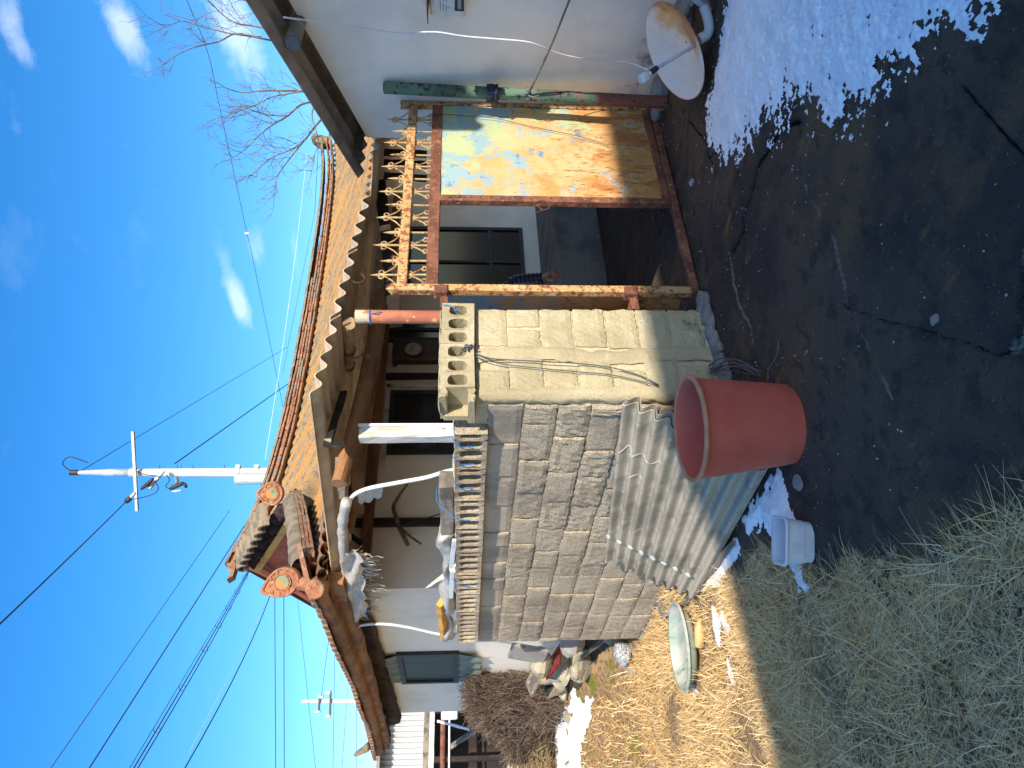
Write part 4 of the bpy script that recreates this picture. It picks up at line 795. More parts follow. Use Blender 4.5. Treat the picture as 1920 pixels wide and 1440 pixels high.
# rubble heap against the side wall: broken blocks, tiles, boards
for k, (a, b, hgt, s_, rot, mk, nm, lab) in enumerate((
        (990, 1225, .62, (.05, .34, .42), (.1, .15, .1), 'grey_conc', 'concrete_slab', 'reddish edged concrete slab standing on the rubble heap'),
        (1040, 1240, .32, (.30, .34, .05), (.35, .25, .3), 'brick_red', 'roof_panel', 'dark red ribbed roof panel lying on the rubble heap'),
        (1035, 1262, .30, (.24, .4, .08), (.5, .15, -.2), 'grey_conc', 'concrete_slab', 'grey hollow concrete slab tilted on the rubble heap'),
        (1052, 1258, .14, (.5, .45, .28), (.2, .1, .5), 'stone', 'broken_block', 'brown broken block at the bottom of the rubble heap'),
        (1000, 1278, .44, (.2, .42, .04), (.2, -.3, .2), 'grey_wood', 'board', 'pale board sliding off the rubble heap'),
        (1022, 1266, .46, (.14, .2, .12), (.3, .2, .4), 'yellow_wood', 'broken_block', 'yellow broken lump on top of the rubble heap'),
        (1040, 1295, .2, (.12, .7, .04), (.25, .1, -.1), 'grey_wood', 'board', 'light grey board lying at the left of the rubble heap'),
        (1050, 1285, .12, (.08, .35, .05), (.2, .1, .3), 'tile', 'roof_tile', 'orange broken roof tile at the foot of the rubble heap'),
        (1015, 1240, .2, (.4, .45, .32), (.1, .1, .2), 'stone', 'broken_block', 'big grey broken block buried in the rubble heap'),
        (1075, 1205, .1, (.3, .4, .3), (.2, .1, .6), 'grey_conc', 'broken_block', 'grey broken block in the gap at the end of the block wall'))):
    p = on_x(a, b, 2.85); Rm = Matrix.Rotation(rot[2], 3, 'Z') @ Matrix.Rotation(rot[0], 3, 'X') @ Matrix.Rotation(rot[1], 3, 'Y')
    zz = max(p.z, ghs(2.8, p.y)+s_[2]*.15); mb = MB()
    if nm == 'roof_panel': 
        hx = Rm@Vector((s_[0]/2, 0, 0)); hy = Rm@Vector((0, s_[1]/2, 0)); c = Vector((2.85, p.y, zz)); mb.sheet(c-hx-hy, c-hx+hy, c+hx+hy, c+hx-hy, 7, .018, .012)
    elif nm == 'broken_block': mb.rock((2.85, p.y, zz), s_, seed=600+k, R=Rm, n=11)
    else: mb.box((2.85, p.y, zz), s_, rot=Rm, ch=.008)
    build(nm, mb, M[mk], None, lab, {'roof_tile': 'tile', 'broken_block': 'block', 'roof_panel': 'panel', 'concrete_slab': 'slab', 'board': 'board'}[nm], 'rubble heaped against the side wall')
# ------------------------------------------------------------------ main house
HX, HY, EX, EYF = 3.2, 7.75, 2.6, 6.32
house = empty('tiled_house', (7.5, 9.8, -.2), 'old plastered house with a lichen-covered gabled tile roof behind the block wall', 'house')
mb = MB(); mb.box((8.1, HY+.1, 1.2), (9.8, .2, 3.1)); build('front_wall', mb, M['house_wall'], house)
mb = MB(); mb.box((HX+.1, 10.18, 1.2), (.196, 4.46, 3.0)); mb.box((8, 12.5, 1.2), (9.6, .2, 3.0)); build('side_wall', mb, M['side_wall'], house)
mb = MB(); mb.box((6.9, 7.0, .14), (6.6, 1.5, .52), ch=.015); mb.box((6.9, 6.2, -.02), (6.6, .12, .2), ch=.01); build('porch_step', mb, M['grey_conc'], house)
# windows and door of the front wall
def opening(name, a0, a1, b0, b1, muntin=(), fmat='frame_dark', depth=.05, zmin=None, sill=False):
    p, p2 = on_y(a0, b0, HY), on_y(a1, b1, HY); x0, x1 = min(p.x, p2.x), max(p.x, p2.x); z0, z1 = min(p.z, p2.z), max(p.z, p2.z)
    if zmin is not None: z0 = zmin
    fr_ = empty(name, ((x0+x1)/2, HY-.02, z0), None, None); fr_.parent = house; fr_.location = Vector(((x0+x1)/2, HY-.02, z0))-wloc(house)
    mb = MB(); t = .06
    for (cx, cz, sx, sz) in ((x0, (z0+z1)/2, t, z1-z0+t), (x1, (z0+z1)/2, t, z1-z0+t), ((x0+x1)/2, z0, x1-x0-t, t), ((x0+x1)/2, z1, x1-x0-t, t)): mb.box((cx, HY-.01, cz), (sx, depth, sz))
    for (k, f) in muntin:
        if k == 'v': mb.box((x0+(x1-x0)*f, HY-.012, (z0+z1)/2), (.045, depth*.8, z1-z0-t))
        else: mb.box(((x0+x1)/2, HY-.0135, z0+(z1-z0)*f), (x1-x0-t, depth*.7, .05))
    build('frame', mb, M[fmat], fr_)
    mb = MB(); mb.box(((x0+x1)/2, HY-.004, (z0+z1)/2), (x1-x0-.02, .012, z1-z0-.02)); build('pane', mb, M['glass_dark'], fr_)
    return fr_
opening('window', 770, 983, 430, 548, (('v', .45), ('h', .28)))
opening('window', 737, 905, 738, 848, (('v', .5), ('h', .5)))
opening('door', 700, 1000, 600, 640, (('v', .5),), zmin=.42)
p = on_y(735, 738, HY); mb = MB(); mb.box((p.x-.45, HY-.012, 2.43), (1.2, .03, .05)); mb.box((5.84, HY-.012, 1.8), (.05, .03, 1.3)); build('window_trim', mb, M['white_paint'], house)
mb = MB(); mb.timber((3.94, HY-.03, .35), (3.95, HY-.03, 2.76), .09, .06, 21, up=(0, 1, 0)); build('wall_post', mb, M['dark_wood'], house)
for x in (5.98, 6.95): mb = MB(); mb.timber((x, HY-.03, .35), (x, HY-.03, 2.76), .08, .05, 22, up=(0, 1, 0)); build('wall_post', mb, M['dark_wood'], house)
mb = MB(); mb.timber((3.25, HY-.035, 2.56), (9.5, HY-.035, 2.5), .06, .12, 23, n=16); build('wall_beam', mb, M['brown_wood'], house)
# small side window with vinyl flaps
p, p2 = on_x(748, 1224, HX), on_x(856, 1273, HX); sw = empty('window', (HX, (p.y+p2.y)/2, p2.z), None, None); sw.parent = house; sw.location = Vector((HX, (p.y+p2.y)/2, p2.z))-wloc(house); WL[sw.name] = Vector((HX, (p.y+p2.y)/2, p2.z))
y0, y1, z0, z1 = p.y, p2.y, p2.z, p.z; mb = MB()
for (cy, cz, sy, sz) in ((y0, (z0+z1)/2, .07, z1-z0+.07), (y1, (z0+z1)/2, .07, z1-z0+.07), ((y0+y1)/2, z0, y1-y0-.07, .07), ((y0+y1)/2, z1, y1-y0-.07, .07)): mb.box((HX-.015, cy, cz), (.06, sy, sz))
build('frame', mb, M['frame_dark'], sw); mb = MB(); mb.box((HX-.004, (y0+y1)/2, (z0+z1)/2), (.02, y1-y0, z1-z0)); build('pane', mb, M['glass_green'], sw)
for (za, zb, tw) in ((z1+.02, z1+.40, .10), (z0-.02, z0-.32, .0)):
    mb = MB(); n = 22
    mb.grid([[(HX-.03-.02*math.sin(i*1.3+j*.4)-.012*j*(1 if zb > za else .4), y0+(y1-y0)*(i/n)+tw*j/6*(.3-i/n), za+(zb-za)*j/6+.012*math.sin(i*.9)*(j == 6)) for j in range(7)] for i in range(n+1)]); build('vinyl_flap', mb, M['green_film'], sw, smooth=True)
# roof surfaces
def zridge(x): return 4.19+.46*math.exp(-max(0, x-4.45)/1.15)+.22*math.exp(-max(0, 13.6-x)/1.1)
def zfront(y, x=6):
    t = (y-EYF)/(9.8-EYF); top = zridge(x)-.27; return 2.70+(top-2.70)*(.80*t+.20*t*t)
GX0 = 4.33
hipA, hipB = Vector((4.42, 8.0, zfront(8.0, 8))), Vector((EX, 6.28, 2.74))
xs = np.arange(2.62, 13.7, .0165); rows_ = []
for x in xs:
    yt = 9.8 if x > GX0 else 6.28+(x-EX)*(8.0-6.28)/(GX0-EX)
    yt = max(yt, EYF+.02); w = .030*math.sin(2*math.pi*x/.165)
    rows_.append([(x, EYF+(yt-EYF)*j/12, zfront(EYF+(yt-EYF)*j/12, max(x, GX0) if x > GX0 else 8)+w) for j in range(13)])
mb = MB(); mb.grid(rows_); build('front_slope', mb, M['lichen'], house, smooth=True)
mb = MB()
mb.add([(EX, 6.3, 2.72), (EX, 12.72, 2.74), (4.28, 11.3, 3.38), (4.28, 8.0, 3.3)], [(0, 1, 2, 3)]); mb.add([(GX0, 9.8, zridge(4.5)-.27), (13.7, 9.8, 4.0), (13.7, 13.1, 2.75), (GX0, 13.1, 2.75)], [(0, 1, 2, 3)]); build('rear_slope', mb, M['tile'], house)
# ridge of stacked tiles
L_ = .30
mbt = MB(); mbt.box((0, 0, 0), (L_*.985, .24, .030), ch=.005); me_l = bpy.data.meshes.new('ridge_tile'); me_l.from_pydata(mbt.v, [], mbt.f); me_l.materials.append(M['tile'])
mbt = MB(); mbt.grid([[(-L_*.54+L_*1.08*i/4, .115*math.cos(t), .06*math.sin(t)+.006*i/4) for t in [math.pi*k/8 for k in range(9)]] for i in range(5)]); mbt.grid([[(-L_*.54, .115*math.cos(t), z_*math.sin(t)) for t in [math.pi*k/8 for k in range(9)]] for z_ in (.06, .045)]); me_c = bpy.data.meshes.new('ridge_cap_tile'); me_c.from_pydata(mbt.v, [], mbt.f); me_c.materials.append(M['grey_tile'])
qt = random.Random(12); x = 4.55; nlay = 0
while x < 13.6:
    dz = (zridge(x+.15)-zridge(x-.15))/.3; Rr = Matrix.Rotation(-math.atan(dz), 4, 'Y')
    for k in range(4 if x < 9.5 else 3):
        if k % 2 == 0 or True:
            inst('ridge_tile', me_l, house, (x+(.15 if k % 2 else 0)+qt.uniform(-.012, .012), 9.8+qt.uniform(-.02, .02), zridge(x)-.22+k*.042+qt.uniform(-.004, .004)), Rr @ Matrix.Rotation(qt.uniform(-.03, .03), 4, 'Z'))
    inst('ridge_cap_tile', me_c, house, (x, 9.8+qt.uniform(-.012, .012), zridge(x)-.055), Rr @ Matrix.Rotation(qt.uniform(-.03, .03), 4, 'Z'))
    x += L_
h0 = Vector((4.42, 9.8, zridge(4.45)-.06)); h1 = on_x(419, 1056, 4.25)
mb = MB(); mb.prism([(4.6, 9.72, zridge(4.6)-.13), (4.42, 9.72, zridge(4.45)-.16), (h1.x-.02, 9.72, h1.z-.04), (h1.x-.07, 9.72, h1.z+.03), (h1.x+.02, 9.72, h1.z+.01), (4.45, 9.72, zridge(4.45)-.0), (4.6, 9.72, zridge(4.6)-.02)], (0, .14, 0)); build('ridge_horn', mb, M['tile'], house)
mb = MB(); mb.prism([(13.5, 9.7, 4.2), (13.75, 9.7, 4.25), (13.82, 9.7, 4.55), (13.72, 9.7, 4.6), (13.55, 9.7, 4.45)], (0, .16, 0)); build('ridge_horn', mb, M['grey_tile'], house)
# rolled verge of the gable: descending ridge and grey cover tiles seen from their side
def row_of_tiles(name, P0, P1, n, r, ln, mkey, side=Vector((-1, 0, 0)), seed=0, sag=0.0):
    P0, P1 = Vector(P0), Vector(P1); t = (P1-P0).normalized(); s_ = random.Random(seed)
    for i in range(n):
        f = (i+.5)/n; c = P0.lerp(P1, f)+Vector((0, 0, -sag*math.sin(math.pi*f))); mb = MB(); ax = side.normalized(); b = t.cross(ax).normalized()*(-1 if t.cross(ax).z < 0 else 1)
        rows2 = []
        for k in range(4):
            rr2 = r*(1.0+.10*(k == 3)-.02*k); cc = c+ax*(ln*(k/3-.5))+t*s_.uniform(-.004, .004)
            rows2.append([cc+t*rr2*math.cos(a)*.9+b*rr2*math.sin(a) for a in [math.pi*j/10 for j in range(11)]])
        mb.grid(rows2); mb.grid([[p_ for p_ in rows2[-1]], [p_-(p_-(c+ax*ln*.5))*.28 for p_ in rows2[-1]]]); build(name, mb, M[mkey], house, smooth=True)
dr0 = Vector((4.45, 9.66, zfront(9.66, 4.6)+.06)); dr1 = Vector((4.44, 8.02, zfront(8.02, 8)+.10))
row_of_tiles('verge_tile', on_x(455, 1052, 4.25), on_x(503, 962, 4.25), 7, .105, .30, 'grey_tile', Vector((-1, 0, -.25)), 3)
mb = MB(); s_ = random.Random(4)
for k in range(5):
    for i in range(7):
        f0, f1 = i/7, (i+.96)/7; a_, b_ = dr0.lerp(dr1, f0), dr0.lerp(dr1, f1); o_ = Vector((s_.uniform(-.02, .02), 0, .03+.032*k+s_.uniform(-.004, .004))); mbk = MB(); mbk.timber(a_+o_, b_+o_, .20-.012*k, .026, i*7+k, n=3, jit=.004)
        build('descending_ridge_tile', mbk, M['tile'], house)
mb = MB()
for i in range(9): mb.rock(on_x(474, 1052, 4.28).lerp(on_x(528, 960, 4.28), i/8), (.12, .26, .17), seed=700+i)
build('bedding_clay', mb, M['dark_mud'], house)
# gable board and bargeboards
gpts = [(4.34, 8.2, 3.38), (4.34, 8.45, 3.72), (4.34, 9.75, 4.36), (4.34, 11.1, 3.5), (4.34, 11.1, 3.25)]
mb = MB(); mb.prism(gpts, (.03, 0, 0)); build('gable_board', mb, M['gable'], house)
a_, b_ = on_x(540, 982, 4.22), on_x(482, 1069, 4.22); mb = MB(); mb.timber(a_, b_, .03, .085, 5, jit=.002); build('bargeboard', mb, M['barge'], house)
a_, b_ = on_x(485, 1064, 4.24), on_x(610, 1140, 4.24); mb = MB(); mb.timber(a_, b_, .05, .10, 6, jit=.002); build('bargeboard', mb, M['gable'], house)
mb = MB(); mb.timber((4.28, 8.3, 3.5), (4.28, 10.9, 3.5), .06, .10, 8); build('gable_beam', mb, M['dark_wood'], house)
cpt = on_x(455, 1068, 4.15); mb = MB(); mb.tube([cpt+Vector((.25, 0, .02)), cpt], .075, 12); build('purlin_cap', mb, M['grey_tile'], house)
# hip ridge with grey cover tiles and stacked courses
hs_, he_ = on_y(545, 942, 7.95)-Vector((0, 0, .06)), on_y(562, 1066, 6.52)-Vector((0, 0, .06))
dirh = (he_-hs_).normalized(); sideh = Vector((-.72, .69, 0))
for i in range(9):
    f = (i+.5)/9; c = hs_.lerp(he_, f)+Vector((0, 0, .05*(f-.5)**2)); ax = sideh; b = Vector((0, 0, 1)); mb = MB(); rows2 = []
    for k in range(5):
        cc = c+dirh*(.23*(k/4-.5)); rr2 = .115*(1.05-.04*k) if k else .125
        rows2.append([cc+ax*rr2*math.cos(a)+b*(rr2*math.sin(a)+.02) for a in [math.pi*j/10 for j in range(11)]])
    mb.grid(rows2); mb.grid([rows2[0], [p_*.8+(c-dirh*.115)*.2 for p_ in rows2[0]]]); build('hip_tile', mb, M['grey_tile'], house, smooth=True)
    for lv in range(3):
        mbk = MB(); c2 = c+Vector((.085, -.09, -.07+.034*lv)); mbk.timber(c2-dirh*.10, c2+dirh*.10, .05, .026, i*3+lv+90, n=3, jit=.005); build('hip_course_tile', mbk, M['tile'], house)
# ornamental end tiles with a taegeuk disc
def end_tile(c, w, h, n, lean, parent):
    n = Vector(n).normalized(); up = Vector((0, 0, 1)); r_ = up.cross(n).normalized(); u_ = n.cross(r_); u_ = (Matrix.Rotation(lean, 3, n)@u_); r_ = u_.cross(n); Rm = Matrix((r_, u_, n)).transposed(); c = Vector(c)
    out = [(w/2*math.sin(t)*(1-.5*max(0, -math.cos(t))**1.6)*(1-.12*max(0, math.cos(t))**2), -h/2*math.cos(t)*(1.28 if math.cos(t) < 0 else .9)) for t in [2*math.pi*k/36 for k in range(36)]]
    mb = MB(); mb.prism([c+Rm@Vector((x, y, -.03)) for x, y in out], Rm@Vector((0, 0, .05))); mb.grid([[c+Rm@Vector((x*s2, y*s2, z2)) for x, y in out] for s2, z2 in ((1, .02), (.96, .034), (.84, .034), (.8, .022))], wrap=True)
    for k in range(10):
        t = 2*math.pi*k/10+.2; mb.lathe([(0, .012), (.012, .008), (.016, 0)], c+Rm@Vector((math.sin(t)*w*.36, math.cos(t)*h*.37, .022)), 6, Rm)
    o_ = build('end_tile', mb, M['end_tile'], parent)
    rr2 = w*.25
    mb = MB(); mb.lathe([(rr2*1.25, .022), (rr2*1.22, .036), (rr2*1.05, .036), (rr2*1.02, .024), (0, .024)], c, 22, Rm); build('disc_ring', mb, M['end_tile'], o_)
    for sg, mk in ((1, 'orange_disc'), (-1, 'green_disc')):
        pl = []
        for k in range(13): t = math.pi*k/12; pl.append((rr2*math.cos(t), rr2*math.sin(t)))
        for k in range(1, 7): t = math.pi*k/7; pl.append((-rr2/2-rr2/2*math.cos(t), rr2/2*math.sin(t)*.9))
        for k in range(0, 7): t = math.pi*k/7; pl.append((rr2/2-rr2/2*math.cos(t), -rr2/2*math.sin(t)*.9))
        a2 = 1.25 if sg > 0 else 1.25+math.pi; pl = [(x*math.cos(a2)-y*math.sin(a2), x*math.sin(a2)+y*math.cos(a2)) for x, y in pl]
        mb = MB(); mb.prism([c+Rm@Vector((x*.97, y*.97, .0245)) for x, y in pl], Rm@Vector((0, 0, .014))); build('disc_half', mb, M[mk], o_)
    return o_
end_tile(on_y(511, 925, 7.93), .28, .29, (-.55, -.83, .1), .0, house)
end_tile(on_y(532, 1091, 6.42), .25, .34, (-.5, -.86, .15), .42, house)
kc = on_y(590, 1106, 6.30); mb = MB(); kd = Vector((-.55, -.83, 0)); RK = Matrix((Vector((.83, -.55, 0)), Vector((0, 0, 1)), kd)).transposed()
mb.lathe([(0, .0), (.07, .0), (.078, -.006), (.085, -.02), (.08, -.30)], kc, 22, RK); build('hip_end_tile', mb, M['end_tile'], house, smooth=False)
mb = MB(); mb.tube(catmull([kc+Vector((.05, .1, .02)), kc+Vector((.1, .12, .10)), kc+Vector((.12, .14, .2))], 4), .06, 10); build('hip_saddle_tile', mb, M['end_tile'], house, smooth=True)
# front eave edge left of the lean-to
ne = 9
for i in range(ne):
    x = 2.72+i*.12; mb = MB(); mb.grid([[(x+.062*math.cos(a), EYF-.06+.3*k/2, 2.70+.05*math.sin(a)+.04*k) for a in [math.pi*j/8 for j in range(9)]] for k in range(3)]); build('eave_tile', mb, M['tile'], house, smooth=True)
# tiled side eave
mbt = MB(); r_ = .062
mbt.grid([[(-.02+.5*k/3, r_*math.cos(a), r_*.8*math.sin(a)+.17*k/3) for a in [math.pi*j/8 for j in range(9)]] for k in range(4)]); mbt.add([(-.02, 0, 0)]+[(-.02, r_*math.cos(a), r_*.8*math.sin(a)) for a in [math.pi*j/8 for j in range(9)]], [tuple(range(9, 0, -1))]); me_e = bpy.data.meshes.new('eave_tile'); me_e.from_pydata(mbt.v, [], mbt.f); me_e.materials.append(M['tile']); me_e.update()
def zeave(y): t = (y-9.5)/3.2; return 2.715+.06*t*t+(.05*(max(0, y-11.5))**2)*.3
y = 6.42
while y < 12.75:
    inst('eave_tile', me_e, house, (EX-.03+.02*math.sin(y*3), y, zeave(y)+qt.uniform(-.006, .006)), Matrix.Rotation(qt.uniform(-.03, .03), 4, 'Z')); y += .136
hc = on_x(690, 1400, EX); mb = MB(); mb.tube(catmull([hc, hc+Vector((-.02, .12, .08)), hc+Vector((-.04, .3, .22))], 4), [.07, .07, .065, .06, .055, .05, .045, .04, .02], 10, squash=.6); build('corner_horn', mb, M['grey_tile'], house, smooth=True)
mb = MB(); mb.timber((2.80, 6.5, zeave(6.5)-.13), (2.76, 12.6, zeave(12.6)-.12), .11, .15, 31, n=24, jit=.014, bend=-.02); build('eave_log', mb, M['brown_wood'], house)
mb = MB(); mb.grid([[(x_+.006*math.sin(y_*9), y_, zeave(y_)+z_+.006*math.sin(y_*5)) for x_, z_ in ((2.60, .012), (2.60, -.05), (2.64, -.085), (2.74, -.09), (2.9, -.06), (2.9, .1), (2.64, .02))] for y_ in np.arange(6.42, 12.76, .12)], wrap=True); build('eave_batten', mb, M['brown_wood'], house)
mb = MB()
for i in range(13):
    y = 6.75+i*.46; mbk = MB(); mbk.log((2.78, y, 2.62+qt.uniform(-.02, .02)), (3.22, y+qt.uniform(-.03, .03), 2.73), .05, .055, 800+i, n=4, m=9); build('rafter', mbk, M['dark_wood'], house)
mb = MB(); mb.box((2.95, 9.6, 2.735), (.58, 6.1, .02), rot=Matrix.Rotation(-.18, 3, 'Y')); build('soffit', mb, M['dark_wood'], house)
mb = MB(); mb.timber((3.08, 7.0, 2.62), (3.10, 12.6, 2.56), .14, .2, 33, n=26, jit=.022); build('wall_plate', mb, M['dark_wood'], house)
# ------------------------------------------------------------------ lean-to roof over the yard
lt = empty('lean_to_roof', (4.4, 5.9, 2.5), 'sagging corrugated sheet lean-to roof between the tiled house and the gate', 'roof')
FL, FR, BL, BR = on_y(588, 742, 4.5), on_y(692, 366, 4.5), Vector((2.66, 7.2, 2.66)), Vector((5.7, 7.2, 2.70))
for k in range(3):
    f0, f1 = k/3, (k+1)/3+(.02 if k < 2 else 0); up_ = Vector((0, 0, .008*k))
    mb = MB(); mb.sheet(FL.lerp(FR, f0)+up_, FL.lerp(FR, f1)+up_, BL.lerp(BR, f1)+up_, BL.lerp(BR, f0)+up_, 4.5 if k == 2 else 4.55, .034, .008, nu_per=12, nv=5, nrm=Vector((0, 0, 1)), phase=1.0); build('roof_sheet', mb, M['slate_edge'], lt, smooth=True)
for k in range(4):
    x0 = 5.62+k*1.05; mb = MB(); mb.sheet((x0, 4.12, 2.26-.012*k), (x0+1.1, 4.12, 2.25-.012*k), (x0+1.1, 7.45, 2.74-.01*k), (x0, 7.45, 2.74-.01*k), 7, .026, .008, nu_per=8, nv=3, nrm=Vector((0, 0, 1)), phase=1.0); build('roof_sheet', mb, M['slate_edge'], lt, smooth=True)
mb = MB(); mb.log((3.02, 5.25, 2.47), (5.0, 5.2, 2.25), .065, .075, 41, n=14, m=14, bend=-.03); build('beam', mb, M['brown_wood'], lt)
mb = MB(); mb.log((3.35, 6.7, 2.60), (6.2, 6.7, 2.45), .06, .07, 42, n=10); build('beam', mb, M['brown_wood'], lt)
a_, b_ = on_y(655, 606, 4.62), on_y(648, 735, 5.9)
mb = MB(); mb.log(a_, b_, .052, .058, 43, n=10, m=14, jit=.2); pl2 = build('purlin', mb, M['pale_log'], lt)
tt = (b_-a_).normalized()
for f in (.34, .55, .58):
    c = a_.lerp(b_, f); o1 = tt.orthogonal().normalized(); o2 = tt.cross(o1); mb = MB(); mb.tube([c+(o1*math.cos(t)+o2*math.sin(t))*.064 for t in [k*.45 for k in range(15)]], .004, 5); build('wire_tie', mb, M['rust_wire'], pl2)
c = a_.lerp(b_, .45); mb = MB(); mb.tube([c+Vector((.05*math.cos(t), -.05, -.075+.05*math.sin(t))) for t in [k*.4 for k in range(13)]], .004, 5); build('wire_tie', mb, M['rust_wire'], pl2)
mb = MB(); mb.timber(on_y(613, 836, 4.9), on_y(645, 735, 5.1), .03, .05, 44); build('brace', mb, M['dark_wood'], lt)
mb = MB(); mb.timber(on_y(614, 828, 4.9), on_y(640, 832, 5.1), .05, .05, 45); build('brace', mb, M['grey_wood'], lt)
mb = MB(); mb.timber(on_y(636, 862, 5.2), on_y(642, 930, 5.6), .07, .06, 46); build('brace', mb, M['grey_wood'], lt)
mb = MB(); mb.timber(on_y(668, 800, 5.6), on_y(672, 960, 6.3), .07, .09, 47); build('brace', mb, M['brown_wood'], lt)
mb = MB(); mb.tube([on_y(672, 522, 4.48)+Vector((.05*math.cos(t), 0, .05*math.sin(t))) for t in [k*.42+2.2 for k in range(10)]], .005, 5); build('wire_hook', mb, M['rust_wire'], lt)
# dark boards and rafters under the eaves above the gate
mb = MB(); mb.timber(on_y(712, 340, 5.0), on_y(742, 610, 5.0), .05, .11, 48); build('beam', mb, M['dark_wood'], lt)
for k, (b0, b1) in enumerate(((285, 300), (305, 325), (330, 352))):
    mb = MB(); mb.timber(on_y(720, b0, 5.6), on_y(800, b0+4, 5.6), .10, .03, 50+k, up=(0, 1, 0)); build('hanging_board', mb, M['dark_wood'], lt)
# painted post
mb = MB(); mb.timber((3.45, 5.2, -.1), (3.435, 5.2, 2.34), .10, .10, 60, n=14, jit=.004, up=(0, 1, 0))
post = build('porch_post', mb, M['white_paint'], None, 'flaking white painted wooden post holding up the lean-to roof beam', 'post')
mb = MB(); mb.box((3.492, 5.143, 1.2), (.02, .02, 2.3)); build('conduit', mb, M['white_pvc'], post)
# wall clock
ck = empty('wall_clock', (6.42, HY-.08, 1.75), 'dark wooden pendulum wall clock under the lean-to', 'clock')
p, p2 = on_y(738, 640, HY-.06), on_y(845, 682, HY-.06); cx, wd = (p.x+p2.x)/2, abs(p.x-p2.x); zt, zb = p.z, p2.z
mb = MB(); mb.box((cx, HY-.06, (zt+zb)/2), (wd*.86, .12, zt-zb), ch=.01); mb.box((cx, HY-.065, zt-.03), (wd*1.05, .15, .05), ch=.01); mb.box((cx, HY-.065, zb+.03), (wd*1.05, .14, .05), ch=.01); build('case', mb, M['clock_wood'], ck)
fc = on_y(775, 656, HY-.12); RF = Matrix.Rotation(math.pi/2, 3, 'X'); mb = MB(); mb.lathe([(0, .012), (.105, .012), (.108, 0)], (cx, HY-.121, fc.z), 28, RF); dial = build('dial', mb, M['clock_face'], ck)
mb = MB(); mb.lathe([(.108, 0), (.108, .02), (.125, .02), (.128, 0)], (cx, HY-.121, fc.z), 28, RF); build('bezel', mb, M['clock_wood'], ck)
mb = MB(); mb.box((cx-.02, HY-.136, fc.z+.022), (.006, .003, .06), rot=Matrix.Rotation(.6, 3, 'Y')); mb.box((cx+.03, HY-.137, fc.z+.01), (.006, .003, .085), rot=Matrix.Rotation(-1.2, 3, 'Y')); build('hand', mb, M['black'], dial)
# ------------------------------------------------------------------ things lying and tied along the top of the wall
ZT = 1.575
bm0, bm1 = Vector((XW+.09, 4.56, ZT+.055)), Vector((XW+.10, 5.5, ZT+.06))
mb = MB(); mb.timber(bm0, bm1, .13, .10, 70, n=12, jit=.006); build('timber_beam', mb, M['grey_wood'], None, 'thick weathered timber beam lying on top of the block wall', 'beam')
qv = random.Random(9); pts = []
for k in range(34):
    y = 5.28+k*.066; pts.append((XW+.06+.02*math.sin(k*.5), y, ZT+.07+.015*math.sin(k*.8)))
mb = MB(); n = 14; rows_ = []
for k, p in enumerate(pts):
    r = .05+.02*math.sin(k*.37+1)+qv.uniform(-.008, .008); r = max(.03, r); row = []
    for j in range(n):
        t = 2*math.pi*j/n; rr2 = r*(1+.22*math.sin(3*t+k*.6)+qv.uniform(-.08, .08)); row.append((p[0]+rr2*math.cos(t)*1.1, p[1]+qv.uniform(-.01, .01), p[2]+rr2*math.sin(t)*.85))
    rows_.append(row)
mb.grid(rows_, wrap=True); mb.f += [tuple(range(n)), tuple((len(pts)-1)*n+j for j in range(n-1, -1, -1))]
build('plastic_roll', mb, M['film'], None, 'long roll of crumpled dirty white plastic film lying on top of the block wall', 'plastic roll', smooth=True)
mb = MB(); mb.timber((XW+.02, 6.55, ZT+.13), (XW+.06, 7.55, ZT+.12), .09, .05, 72, up=(.6, 0, 1)); build('plank', mb, M['yellow_wood'], None, 'ochre yellow plank end lying on the plastic roll at the far end of the wall', 'plank')
for k, (b0, b1, lab) in enumerate(((1010, 1062, 'short white lath wedged against the timber beam on the wall top'), (1068, 1118, 'white plastic lath lying between the plastic film on the wall top'))):
    p, p2 = on_x(852-4*k, b0, XW-.0), on_x(846, b1, XW+.0); mb = MB(); mb.timber(p+Vector((-.01, 0, .0)), p2+Vector((-.01, 0, .0)), .02, .035, 73+k, jit=.001); build('lath', mb, M['white_pvc'], None, lab, 'lath', 'white laths on the wall top')
# white hoop pipe, its torn sheet and the roll it leads to
hp = [(3.02, 4.95, 1.0), (3.0, 5.01, 1.55), on_x(800, 895, 3.0), on_x(740, 906, 3.0), on_x(690, 916, 3.0), on_x(664, 928, 3.0), on_x(652, 945, 3.0)]
mb = MB(); mb.tube(catmull(hp, 6), .0165, 10); build('hoop_pipe', mb, M['white_pvc'], None, 'bent white plastic hoop pipe rising behind the wall to the eave', 'pipe', smooth=True)
mb = MB(); n = 12; A_ = [on_x(668, 922, 3.0), on_x(716, 912, 3.0)]; B_ = [on_x(668, 942, 3.06), on_x(718, 898, 3.06)]
t0, t1 = on_x(664, 926, 3.0), on_x(718, 911, 3.0); u0, u1 = on_x(678, 946, 3.05), on_x(716, 930, 3.05)
mb.grid([[t0.lerp(t1, i/n).lerp(u0.lerp(u1, i/n), j/6)+Vector((.012*math.sin(i*1.1+j), 0, .006*math.sin(j*2+i))) for j in range(7)] for i in range(n+1)]); build('film_scrap', mb, M['film_thin'], None, 'scrap of torn plastic film hanging from the white hoop pipe', 'plastic film', smooth=True)
r_a = [on_x(650, 940, 2.95), on_x(643, 975, 2.94), on_x(643, 1010, 2.9), on_x(646, 1045, 2.88), on_x(650, 1080, 2.85)]
mb = MB(); mb.tube(catmull(r_a, 5), [.042+.004*math.sin(k*1.7)+.002*math.sin(k*4.1) for k in range(21)], 14); build('film_roll', mb, M['film'], None, 'rolled plastic film hanging under the eave of the lean-to roof', 'plastic roll', smooth=True)
